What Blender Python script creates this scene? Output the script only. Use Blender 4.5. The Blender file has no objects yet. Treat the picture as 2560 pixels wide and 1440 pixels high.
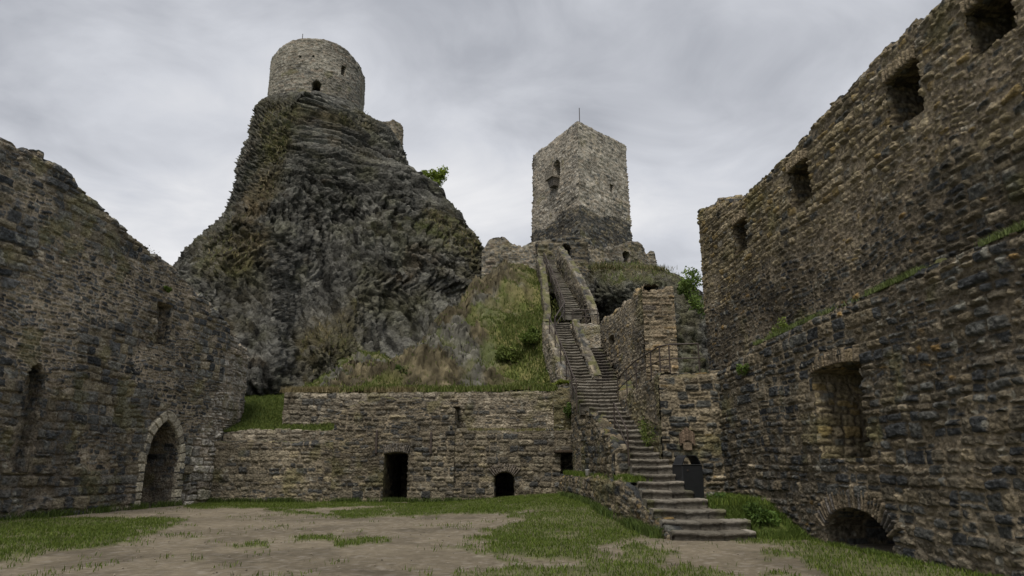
import bpy, math, random
import numpy as np
from mathutils import Vector

R = math.radians
scn = bpy.context.scene
col = scn.collection
random.seed(7)

# ------------------------------------------------------------------ camera
PITCH = 14.6
LENS = 24.0
EYE = 1.6
cd = bpy.data.cameras.new("camera")
cam = bpy.data.objects.new("camera", cd)
col.objects.link(cam)
cam.location = (0, 0, EYE)
cam.rotation_euler = (R(90 + PITCH), 0, 0)
cd.lens = LENS
cd.sensor_width = 36
cd.clip_start = 0.1
cd.clip_end = 6000
scn.camera = cam

# ------------------------------------------------------------------ sky and sun (overcast)
SUN_EL, SUN_AZ = 60.0, 196.0      # azimuth measured clockwise from +Y
w = bpy.data.worlds.new("World")
scn.world = w
w.use_nodes = True
nt = w.node_tree
nt.nodes.clear()
def N(t, **k):
    n = nt.nodes.new(t)
    for a, b in k.items():
        setattr(n, a, b)
    return n
out = N("ShaderNodeOutputWorld")
bg_sky = N("ShaderNodeBackground")
sky = N("ShaderNodeTexSky")
sky.sky_type = 'NISHITA'
sky.sun_disc = False
sky.sun_elevation = R(SUN_EL)
sky.sun_rotation = R(SUN_AZ)
nt.links.new(sky.outputs[0], bg_sky.inputs[0])
bg_sky.inputs[1].default_value = 0.05
bg_cl = N("ShaderNodeBackground")
tc = N("ShaderNodeTexCoord")
sep = N("ShaderNodeSeparateXYZ")
nt.links.new(tc.outputs["Generated"], sep.inputs[0])
mz = N("ShaderNodeMath", operation='MAXIMUM'); mz.inputs[1].default_value = 0.0
nt.links.new(sep.outputs[2], mz.inputs[0])
az = N("ShaderNodeMath", operation='ADD'); az.inputs[1].default_value = 0.16
nt.links.new(mz.outputs[0], az.inputs[0])
dx = N("ShaderNodeMath", operation='DIVIDE'); dy = N("ShaderNodeMath", operation='DIVIDE')
nt.links.new(sep.outputs[0], dx.inputs[0]); nt.links.new(az.outputs[0], dx.inputs[1])
nt.links.new(sep.outputs[1], dy.inputs[0]); nt.links.new(az.outputs[0], dy.inputs[1])
comb = N("ShaderNodeCombineXYZ")
nt.links.new(dx.outputs[0], comb.inputs[0]); nt.links.new(dy.outputs[0], comb.inputs[1])
mp = N("ShaderNodeMapping"); mp.inputs[1].default_value = (3.1, 1.7, 0.4); mp.inputs[3].default_value = (0.8, 0.9, 1.0)
mp.inputs[2].default_value = (0, 0, R(24))
nt.links.new(comb.outputs[0], mp.inputs[0])
n1 = N("ShaderNodeTexNoise"); n1.inputs["Scale"].default_value = 0.95; n1.inputs["Detail"].default_value = 5; n1.inputs["Roughness"].default_value = 0.45
n1.inputs["Distortion"].default_value = 0.25
nt.links.new(mp.outputs[0], n1.inputs[0])
cr = N("ShaderNodeValToRGB")
cr.color_ramp.elements[0].position = 0.39; cr.color_ramp.elements[0].color = (0.30, 0.312, 0.343, 1)
cr.color_ramp.elements[1].position = 0.62; cr.color_ramp.elements[1].color = (0.60, 0.60, 0.61, 1)
e = cr.color_ramp.elements.new(0.5); e.color = (0.45, 0.462, 0.495, 1)
n2 = N("ShaderNodeTexNoise"); n2.inputs["Scale"].default_value = 3.4; n2.inputs["Detail"].default_value = 7; n2.inputs["Roughness"].default_value = 0.55; n2.inputs["Distortion"].default_value = 0.6
nt.links.new(mp.outputs[0], n2.inputs[0])
mxn = N("ShaderNodeMix"); mxn.inputs[0].default_value = 0.3
nt.links.new(n1.outputs[0], mxn.inputs[2]); nt.links.new(n2.outputs[0], mxn.inputs[3])
nt.links.new(mxn.outputs[0], cr.inputs[0])
nt.links.new(cr.outputs[0], bg_cl.inputs[0])
bg_cl.inputs[1].default_value = 1.35
mixw = N("ShaderNodeMixShader"); mixw.inputs[0].default_value = 0.93
nt.links.new(bg_sky.outputs[0], mixw.inputs[1]); nt.links.new(bg_cl.outputs[0], mixw.inputs[2])
nt.links.new(mixw.outputs[0], out.inputs[0])

sd = bpy.data.lights.new("sun", 'SUN')
sun = bpy.data.objects.new("sun", sd)
col.objects.link(sun)
sd.energy = 2.7
sd.angle = R(22)
sd.color = (1.0, 0.93, 0.82)
az_ = R(SUN_AZ); el_ = R(SUN_EL)
sdir = Vector((math.sin(az_) * math.cos(el_), math.cos(az_) * math.cos(el_), math.sin(el_)))
sun.rotation_euler = (-sdir).to_track_quat('-Z', 'Y').to_euler()
sun.location = (0, -20, 60)

scn.view_settings.view_transform = 'Standard'
scn.view_settings.look = 'None'
scn.view_settings.exposure = 0.14
scn.view_settings.gamma = 1.0
scn.view_settings.use_curve_mapping = False

# ------------------------------------------------------------------ picture <-> world helpers
F = LENS / 36 * 2560
CT, ST = math.cos(R(PITCH)), math.sin(R(PITCH))
def ray(px, py):
    a = (px - 1280) / F; b = (720 - py) / F
    return np.array([a, CT - b * ST, ST + b * CT])
def P(px, py, Y):
    d = ray(px, py); t = Y / d[1]
    return np.array([d[0] * t, Y, EYE + d[2] * t])
def G(px, py, z=0.0):
    d = ray(px, py); t = (z - EYE) / d[2]
    return np.array([d[0] * t, d[1] * t, z])
def proj(x, y, z):
    zz = z - EYE
    dep = y * CT + zz * ST
    up = -y * ST + zz * CT
    return 1280 + F * x / dep, 720 - F * up / dep
def hit(path, px, py):
    """arc length and height where a pixel's ray meets the vertical sheet over a plan polyline"""
    d = ray(px, py); best = None; s0 = 0.0; n = len(path)
    for i in range(n - 1):
        ax, ay = path[i]; bx, by = path[i + 1]
        L = math.hypot(bx - ax, by - ay); ux, uy = (bx - ax) / L, (by - ay) / L
        den = d[0] * uy - d[1] * ux
        if abs(den) > 1e-9:
            t = (ax * uy - ay * ux) / den
            s = (d[0] * t - ax) * ux + (d[1] * t - ay) * uy
            if t > 0:
                err = max(0, -s) if i else 0
                err = max(err, (s - L) if i < n - 2 else 0)
                if best is None or err < best[0] - 1e-6:
                    best = (err, s0 + s, EYE + d[2] * t)
        s0 += L
    return best[1], best[2]

# ------------------------------------------------------------------ noise
def hsh(i, j, k, seed):
    i = i.astype(np.int64); j = j.astype(np.int64); k = k.astype(np.int64)
    h = (i * 374761393 + j * 668265263 + k * 2147483647 + seed * 974634777) & 0xFFFFFFFF
    h = ((h ^ (h >> 13)) * 1274126177) & 0xFFFFFFFF
    h = ((h ^ (h >> 15)) * 2246822519) & 0xFFFFFFFF
    h = h ^ (h >> 16)
    return h.astype(np.float64) / 4294967295.0
def vn(x, y, z, seed=0):
    x, y, z = np.broadcast_arrays(np.asarray(x, float), np.asarray(y, float), np.asarray(z, float))
    xi, yi, zi = np.floor(x), np.floor(y), np.floor(z)
    fx, fy, fz = x - xi, y - yi, z - zi
    fx = fx * fx * (3 - 2 * fx); fy = fy * fy * (3 - 2 * fy); fz = fz * fz * (3 - 2 * fz)
    r = 0
    for a in (0, 1):
        wa = fx if a else 1 - fx
        for b in (0, 1):
            wb = fy if b else 1 - fy
            for c in (0, 1):
                wc = fz if c else 1 - fz
                r = r + wa * wb * wc * hsh(xi + a, yi + b, zi + c, seed)
    return r * 2 - 1
def fbm(x, y, z, oct=4, seed=0, gain=0.5):
    r = 0; a = 1; t = 0
    for o in range(oct):
        r = r + a * vn(x, y, z, seed + o * 17); t += a; a *= gain
        x = np.asarray(x) * 2.03; y = np.asarray(y) * 2.03; z = np.asarray(z) * 2.03
    return r / t
def ss(a, b, x):
    t = np.clip((x - a) / (b - a), 0, 1)
    return t * t * (3 - 2 * t)
def inpoly(px, py, poly):
    c = np.zeros(np.shape(px), bool); n = len(poly); j = n - 1
    for i in range(n):
        xi, yi = poly[i]; xj, yj = poly[j]
        if yi != yj:
            c ^= ((yi > py) != (yj > py)) & (px < (xj - xi) * (py - yi) / (yj - yi) + xi)
        j = i
    return c

def stones(S, Z, seed, w, h, jx=0.8, jz=0.35, p=2.6, warp=0.12):
    """coursed rubble: returns edge distance 0..1, four random numbers of the stone, offset from its centre"""
    S = S + warp * fbm(S * 1.1, Z * 1.1, seed * 3.3, 3, seed)
    Z = Z + warp * 0.55 * fbm(S * 0.9 + 40, Z * 1.3, seed * 1.3, 3, seed + 5)
    zr = Z / h
    r0 = np.floor(zr)
    f1 = np.full(S.shape, 9.0); f2 = np.full(S.shape, 9.0)
    ir = np.zeros(S.shape); ic = np.zeros(S.shape); ox = np.zeros(S.shape); oz = np.zeros(S.shape)
    for dr in (-1, 0, 1):
        r = r0 + dr
        wr = w * (0.72 + 0.75 * hsh(r, r * 0, r * 0, seed + 91))
        off = hsh(r, r * 0 + 3, r * 0, seed + 92) * 7
        xr = S / wr + off
        c0 = np.floor(xr)
        for dc in (-1, 0, 1):
            c = c0 + dc
            sx = c + 0.5 + jx * (hsh(r, c, r * 0, seed) - 0.5)
            sz = r + 0.5 + jz * (hsh(r, c, r * 0, seed + 1) - 0.5) * 2
            wt = 0.86 + 0.3 * hsh(r, c, r * 0, seed + 2)
            ddx = (xr - sx) * wr / h * 0.62; ddz = (zr - sz)
            d = (np.abs(ddx) ** p + np.abs(ddz * 1.05) ** p) ** (1 / p) / wt
            m = d < f1
            f2 = np.where(m, f1, np.minimum(f2, d))
            ir = np.where(m, r, ir); ic = np.where(m, c, ic)
            ox = np.where(m, ddx, ox); oz = np.where(m, ddz, oz)
            f1 = np.where(m, d, f1)
    edge = np.clip((f2 - f1) * 1.6, 0, 1)
    rn = [hsh(ir, ic, ir * 0, seed + q) for q in (11, 12, 13, 14)]
    return edge, rn, ox, oz

_TAB = {}
def coursed(S, Z, seed, w, h, warp=0.12, split=.16):
    """courses of uneven height, stones of uneven width, rounded corners; same returns as stones()"""
    if (seed, h) not in _TAB:
        n = int(80 / h); rr = np.random.default_rng(seed).random(n)
        _TAB[(seed, h)] = np.concatenate([[0], np.cumsum(h * (.68 + .72 * rr ** 1.2))]) - 6
    B = _TAB[(seed, h)]
    S0 = S
    Z = Z + warp * .7 * fbm(S * .3, Z * .4, seed * 1.3, 3, seed + 5) + .12 * h * vn(S * 2.1 / w * .42, Z * 1.5, 0, seed + 6) + .06 * h * vn(S * 9, Z * 4, 0, seed + 6)
    r = np.clip(np.searchsorted(B, Z, side='right') - 1, 0, len(B) - 2)
    hb = B[r + 1] - B[r]; fz = (Z - B[r]) / hb; rf = r.astype(float)
    wr = w * (.45 + .4 * hb / h + .35 * hsh(rf, rf * 0, rf * 0, seed + 91))
    x = (S + .02 * vn(S * 8, Z * 8, 0, seed + 17)) / wr + hsh(rf, rf * 0 + 3, rf * 0, seed + 92) * 7
    x = x + .16 * (fz - .5) * (hsh(np.floor(x), rf, rf * 0, seed + 93) - .5)
    c = np.floor(x)
    bd = lambda k: k + .72 * (hsh(k, rf, rf * 0, seed + 94) - .5)
    c = np.where(x < bd(c), c - 1, c); c = np.where(x >= bd(c + 1), c + 1, c)
    b0, b1 = bd(c), bd(c + 1); wd = (b1 - b0) * wr
    dx = np.minimum(x - b0, b1 - x) * wr - .010
    sp = (hsh(c, rf, rf * 0 + 5, seed) < split) & (hb > h * .75)
    fs = .35 + .3 * hsh(c, rf, rf * 0 + 6, seed)
    top = fz > fs
    lo = np.where(sp & top, fs, 0.); hi = np.where(sp & ~top, fs, 1.)
    dz = np.minimum(fz - lo, hi - fz) * hb
    idz = rf * 2 + (sp & top)
    rn = [hsh(idz, c, rf * 0, seed + q) for q in (11, 12, 13, 14)]
    rc = .02 + .05 * rn[1] * h / .2
    d = rc - np.hypot(np.maximum(rc - dx, 0), np.maximum(rc - dz, 0))
    d = d - .018 * rn[2] + .014 * fbm(S * 7, Z * 9, 0, 3, seed + 33)
    ox = (x - (b0 + b1) / 2) / (b1 - b0); oz = (fz - (lo + hi) / 2) / (hi - lo)
    return np.clip(d / .06, 0, 1), rn, ox, oz

# ------------------------------------------------------------------ materials
def material(name, rough=0.95, bump=0.35, chips=0, bscale=30.0, cvar=0.35, cscale=22.0, attr="Col", colour=None, spec=0.15, metal=0.0):
    m = bpy.data.materials.new(name); m.use_nodes = True
    t = m.node_tree; b = t.nodes["Principled BSDF"]
    b.inputs["Roughness"].default_value = rough
    b.inputs["Metallic"].default_value = metal
    b.inputs["Specular IOR Level"].default_value = spec
    tcn = t.nodes.new("ShaderNodeTexCoord")
    if colour is None:
        at = t.nodes.new("ShaderNodeAttribute"); at.attribute_name = attr
        src = at.outputs["Color"]
    else:
        rgb = t.nodes.new("ShaderNodeRGB"); rgb.outputs[0].default_value = (*colour, 1); src = rgb.outputs[0]
    nz = t.nodes.new("ShaderNodeTexNoise"); nz.inputs["Scale"].default_value = cscale; nz.inputs["Detail"].default_value = 6; nz.inputs["Roughness"].default_value = 0.7
    t.links.new(tcn.outputs["Object"], nz.inputs[0])
    mr = t.nodes.new("ShaderNodeMapRange"); mr.inputs[1].default_value = 0.3; mr.inputs[2].default_value = 0.7
    mr.inputs[3].default_value = 1 - cvar; mr.inputs[4].default_value = 1 + cvar
    t.links.new(nz.outputs[0], mr.inputs[0])
    mx = t.nodes.new("ShaderNodeVectorMath"); mx.operation = 'SCALE'
    t.links.new(src, mx.inputs[0]); t.links.new(mr.outputs[0], mx.inputs["Scale"])
    t.links.new(mx.outputs[0], b.inputs["Base Color"])
    if bump:
        nb = t.nodes.new("ShaderNodeTexNoise"); nb.inputs["Scale"].default_value = bscale; nb.inputs["Detail"].default_value = 8; nb.inputs["Roughness"].default_value = 0.65
        t.links.new(tcn.outputs["Object"], nb.inputs[0])
        bp = t.nodes.new("ShaderNodeBump"); bp.inputs["Strength"].default_value = 1.0; bp.inputs["Distance"].default_value = bump / bscale * 4
        hsrc = nb.outputs[0]
        if chips:
            vo = t.nodes.new("ShaderNodeTexVoronoi"); vo.inputs["Scale"].default_value = chips; vo.inputs["Randomness"].default_value = 1
            t.links.new(tcn.outputs["Object"], vo.inputs["Vector"])
            ma = t.nodes.new("ShaderNodeMath"); ma.operation = 'MULTIPLY_ADD'; ma.inputs[1].default_value = -.55
            t.links.new(vo.outputs["Distance"], ma.inputs[0]); t.links.new(nb.outputs[0], ma.inputs[2]); hsrc = ma.outputs[0]
        t.links.new(hsrc, bp.inputs["Height"]); t.links.new(bp.outputs[0], b.inputs["Normal"])
    return m
M_STONE = material("rubble_stone", bump=0.34, chips=11, bscale=15, cvar=0.5, cscale=13)
M_STONE_FAR = material("rubble_stone_far", bump=0.2, bscale=5, cvar=0.28, cscale=5)
M_ROCK = material("basalt_rock", bump=0.6, bscale=2.8, cvar=0.55, cscale=2.6)
M_GROUND = material("trodden_earth", bump=0.25, bscale=18, cvar=0.22, cscale=9)
M_STEP = material("step_stone", bump=0.25, bscale=12, cvar=0.3, cscale=7)
M_IRON = material("rusty_iron", rough=0.6, bump=0, cvar=0.4, cscale=12, colour=(0.045, 0.033, 0.027), spec=0.4)
M_BIN = material("powder_coated_steel", rough=0.5, bump=0.03, bscale=60, cvar=0.2, cscale=5, colour=(0.012, 0.013, 0.015), spec=0.4)
M_WOOD = material("old_wood", bump=0.3, bscale=25, cvar=0.5, cscale=18, colour=(0.06, 0.045, 0.033))
M_WHITE = material("white_plastic", rough=0.5, bump=0, cvar=0.05, colour=(0.7, 0.7, 0.72), spec=0.4)
M_BARK = material("bark", bump=0.3, bscale=20, cvar=0.3, colour=(0.06, 0.045, 0.03))
def leafmat(name):
    m = bpy.data.materials.new(name); m.use_nodes = True
    t = m.node_tree; b = t.nodes["Principled BSDF"]
    at = t.nodes.new("ShaderNodeAttribute"); at.attribute_name = "Col"
    b.inputs["Roughness"].default_value = 0.65; b.inputs["Specular IOR Level"].default_value = 0.25
    t.links.new(at.outputs["Color"], b.inputs["Base Color"])
    tr = t.nodes.new("ShaderNodeBsdfTranslucent"); t.links.new(at.outputs["Color"], tr.inputs[0])
    mx = t.nodes.new("ShaderNodeMixShader"); mx.inputs[0].default_value = 0.3
    t.links.new(b.outputs[0], mx.inputs[1]); t.links.new(tr.outputs[0], mx.inputs[2])
    t.links.new(mx.outputs[0], t.nodes["Material Output"].inputs[0])
    return m
M_LEAF = leafmat("leaf_green")

# ------------------------------------------------------------------ mesh builder
class MB:
    def __init__(s):
        s.v = []; s.c = []; s.q = []; s.t = []; s.n = 0
    def verts(s, V, C):
        V = np.asarray(V, float).reshape(-1, 3); C = np.asarray(C, float)
        if C.ndim == 1: C = np.tile(C, (len(V), 1))
        s.v.append(V); s.c.append(C.reshape(-1, 3)); k = s.n; s.n += len(V); return k
    def grid(s, V, C, mask=None, flip=False):
        n, m = V.shape[:2]; C = np.asarray(C, float)
        if C.ndim == 1: C = np.tile(C, (n * m, 1))
        k = s.verts(V, C)
        idx = k + np.arange(n * m).reshape(n, m)
        q = np.stack([idx[:-1, :-1], idx[1:, :-1], idx[1:, 1:], idx[:-1, 1:]], -1)
        if flip: q = q[..., ::-1]
        q = q[mask] if mask is not None else q.reshape(-1, 4)
        s.q.append(q.reshape(-1, 4))
    def build(s, name, mat, parent=None, smooth=True):
        V = np.concatenate(s.v); C = np.concatenate(s.c)
        Q = np.concatenate(s.q).astype(np.int64) if s.q else np.zeros((0, 4), np.int64)
        T = np.concatenate(s.t).astype(np.int64) if s.t else np.zeros((0, 3), np.int64)
        used = np.zeros(len(V), bool); used[Q.ravel()] = True; used[T.ravel()] = True
        rm = np.cumsum(used) - 1
        V = V[used]; C = C[used]; Q = rm[Q]; T = rm[T]
        org = np.zeros(3)
        if parent is None or True:
            org = np.array([(V[:, 0].min() + V[:, 0].max()) / 2, (V[:, 1].min() + V[:, 1].max()) / 2, V[:, 2].min()])
        me = bpy.data.meshes.new(name)
        me.vertices.add(len(V)); me.vertices.foreach_set("co", (V - org).astype(np.float32).ravel())
        nl = Q.size + T.size
        me.loops.add(nl)
        me.loops.foreach_set("vertex_index", np.concatenate([Q.ravel(), T.ravel()]).astype(np.int32))
        me.polygons.add(len(Q) + len(T))
        st = np.concatenate([np.arange(len(Q)) * 4, len(Q) * 4 + np.arange(len(T)) * 3]).astype(np.int32)
        me.polygons.foreach_set("loop_start", st)
        me.polygons.foreach_set("use_smooth", np.full(len(st), smooth))
        me.update(calc_edges=True)
        a = me.color_attributes.new("Col", 'FLOAT_COLOR', 'POINT')
        cc = np.ones((len(V), 4), np.float32); cc[:, :3] = np.clip(C, 0, 1)
        a.data.foreach_set("color", cc.ravel())
        me.materials.append(mat)
        me.validate()
        o = bpy.data.objects.new(name, me); col.objects.link(o)
        o.location = org
        if parent is not None:
            o.parent = parent
            o.location = Vector(org) - Vector(parent.get("_o", (0, 0, 0)))
        o["_o"] = [float(x) for x in org]
        return o
def tag(o, label=None, cat=None, group=None, kind=None):
    if label: o["label"] = label
    if cat: o["category"] = cat
    if group: o["group"] = group
    if kind or cat: o["kind"] = kind or "thing"
    return o
def empty(name, loc, label, cat, group=None):
    o = bpy.data.objects.new(name, None); col.objects.link(o); o.location = loc
    o["_o"] = [float(x) for x in loc]
    o.empty_display_size = 0.2
    return tag(o, label, cat, group)

# ------------------------------------------------------------------ masonry colours
C_ = lambda *a: np.array(a, float)
def plank(mb, c, sz, colr=(.5, .5, .5), rough=.01, seed=0):
    """rough-edged block, rounded corners"""
    c = np.array(c, float); sz = np.array(sz, float); n = 6
    g = np.linspace(-1, 1, n); g = np.sign(g) * np.abs(g) ** .7
    for ax in range(3):
        for sg in (-1, 1):
            a, b = np.meshgrid(g, g, indexing='ij'); V = np.zeros((n, n, 3)); V[..., ax] = sg; V[..., (ax + 1) % 3] = a; V[..., (ax + 2) % 3] = b
            L = (np.abs(V) ** 10).sum(-1) ** .1
            V = V / L[..., None]
            W = c + V * sz / 2
            if rough: W = W + rough * np.stack([fbm(W[..., 0] * 5 + seed, W[..., 1] * 5, W[..., 2] * 5 + k, 2, k) for k in (0, 9, 5)], -1)
            mb.grid(W, np.array(colr, float), None, flip=(sg < 0))
def pick(pal, r):
    ws = np.array([p[0] for p in pal], float); cs = np.cumsum(ws) / ws.sum()
    i = np.searchsorted(cs, np.clip(r, 0, 0.9999))
    return np.array([p[1] for p in pal])[i]
DARK = [(2.4, (.045, .048, .05)), (3, (.08, .082, .081)), (2.4, (.125, .123, .11)), (2, (.16, .14, .10)), (1.2, (.23, .2, .15))]
MIXD = [(2.2, (.05, .053, .055)), (2, (.095, .096, .088)), (2.6, (.145, .122, .086)), (1.6, (.2, .165, .11)), (1, (.27, .23, .165)), (.6, (.21, .15, .07))]
OCHRE = [(1.2, (.10, .10, .092)), (2.5, (.22, .185, .12)), (2.5, (.29, .24, .15)), (1.5, (.35, .29, .195)), (1, (.28, .21, .10)), (.6, (.38, .34, .27))]
PALE = [(1.0, (.12, .12, .115)), (2.5, (.27, .25, .215)), (3, (.36, .335, .29)), (1.5, (.31, .265, .21)), (1, (.2, .18, .15))]
BROWN = [(1.6, (.065, .066, .064)), (2, (.11, .10, .082)), (2, (.155, .135, .10)), (1.6, (.2, .175, .13)), (.9, (.27, .23, .155))]
def style(**k):
    d = dict(pal=MIXD, mortar=C_(.29, .245, .175), w=.42, h=.21, jx=.8, jz=.30, p=2.6, warp=.14, amp=.055, joint=.22, rub=.35, rw=.2, rh=.11,
             rmort=C_(.31, .262, .19), moss=.12, gain=1.0, zone=None, lumps=.05, seed=1)
    d.update(k); return d
def masonry(S, Z, X3, st):
    """height over the mortar and colour of the wall face"""
    sd_ = st['seed']
    e1, r1, ox, oz = coursed(S, Z, sd_, st['w'], st['h'], st['warp'])
    e2, r2, ox2, oz2 = coursed(S, Z + .10 * fbm(S * 1.5, Z * 1.5, 1, 2, sd_ + 52), sd_ + 50, st['rw'] * 1.15, st['rh'], .3, 0)
    nz = fbm(S * .35, Z * .5, sd_ * 7.7, 4, sd_ + 7)
    k = ss(-.04, .04, nz - (1 - 2 * st['rub']) * .35)                    # where the coursing gives way to small rubble
    def one(e, r, ox, oz, amp, joint):
        b = ss(joint * .1, joint + .34, e)
        hgt = amp * (b * (.4 + .9 * r[1]) + b * ((r[2] - .5) * ox * .8 + (r[3] - .5) * oz * 1.1))
        return hgt, ss(joint * .35, joint * .9, e)
    h1, m1 = one(e1, r1, ox, oz, st['amp'], st['joint'])
    h2, m2 = one(e2, r2, ox2, oz2, st['amp'] * .7, st['joint'] * 1.25)
    H = h1 * (1 - k) + h2 * k
    m = m1 * (1 - k) + m2 * k
    H = H + st['lumps'] * fbm(S * .8, Z * .8, sd_ * 2.2, 3, sd_ + 3) + .012 * fbm(S * 9, Z * 9, sd_, 3, sd_ + 4) * (1.2 - m * .5)
    e3, r3, ox3, oz3 = stones(S + .3 * Z, Z - .1 * S, sd_ + 77, st['w'] * .26, st['h'] * .3, .95, .5, 2.0, .12)
    chip = (r3[0] - .5) * .5 + oz3 * (r3[1] - .3) * 1.1 + ox3 * (r3[2] - .5) * .9
    H = H + st['amp'] * .55 * chip * (.4 + .6 * m)
    sm = ss(.12, .42, fbm(S * .42 + 7, Z * .6 + 3, sd_ * 1.9, 5, sd_ + 61) + st.get('smear', .0))
    m = m * (1 - .8 * sm * ss(-.3, .3, fbm(S * 5, Z * 5, 2, 3, sd_ + 62)))
    H = H - .35 * st['amp'] * sm
    pal = st['pal']
    pr = np.clip(r1[0] * .9 + .1 * (nz * .5 + .5), 0, 1)
    c1 = pick(pal, pr) * (.72 + .56 * r1[3])[..., None]
    c2 = pick(pal, r2[0]) * (.8 + .45 * r2[3])[..., None]
    if st['zone'] is not None:
        zk, zpal = st['zone'](S, Z)
        cz = pick(zpal, pr) * (.72 + .56 * r1[3])[..., None]
        jit = ss(.35, .65, zk + (r1[2] - .5) * .5)[..., None]
        c1 = c1 * (1 - jit) + cz * jit
        c2 = c2 * (1 - jit) + pick(zpal, r2[0]) * jit
    kk = k[..., None]
    cs = c1 * (1 - kk) + c2 * kk
    ln = fbm(S * 3.1 + 9, Z * 3.1, sd_ * 5.5, 4, sd_ + 21)
    cs = cs * np.clip(1 + .6 * ln + .5 * (r3[3] - .5), .3, 2)[..., None]
    mt = (st['mortar'] * (1 - kk) + st['rmort'] * kk) * (1 + .3 * fbm(S * 1.3, Z * 1.3, 3.3, 4, sd_ + 22))[..., None]
    dirt = ss(-.25, .35, fbm(S * .6 + 3, Z * .6, 8.8, 4, sd_ + 31))[..., None]
    mt = mt * (.45 + .55 * dirt)
    if st['zone'] is not None and st.get('zmort'): mt = mt * (1 - st['zmort'] * jit)
    mm = m[..., None]
    Cc = mt * (1 - mm) + cs * mm
    ms = ss(.30 - st['moss'], .55 - st['moss'], fbm(S * .9 + 5, Z * .9, 2.2, 5, sd_ + 41))[..., None] * .75
    mo = C_(.15, .14, .055)
    Cc = Cc * (1 - ms * .6) + mo * ms * .6
    li = ss(.42, .5, fbm(S * 5 + 5, Z * 5, 2.2, 3, sd_ + 51))[..., None] * .5
    Cc = Cc * (1 - li) + C_(.33, .32, .27) * li
    tone = 1 + .28 * fbm(S * .22, Z * .3, sd_ * .7, 3, sd_ + 71) + .22 * fbm(S * 1.6, Z * .18, sd_ * .9, 4, sd_ + 72)
    return H, Cc * (tone * st['gain'])[..., None]

def jag(s, seed, amp, step=.32):
    s = np.asarray(s)
    a = hsh(np.floor(s / step + .3 * vn(s * 2, 0, 0, seed)), s * 0, s * 0, seed) - .5
    b = hsh(np.floor(s / (step * 3.1)), s * 0 + 1, s * 0, seed) - .5
    return amp * (a * 1.0 + b * 1.2) + amp * .5 * fbm(s * 1.2, 0, 0, 3, seed)

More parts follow.
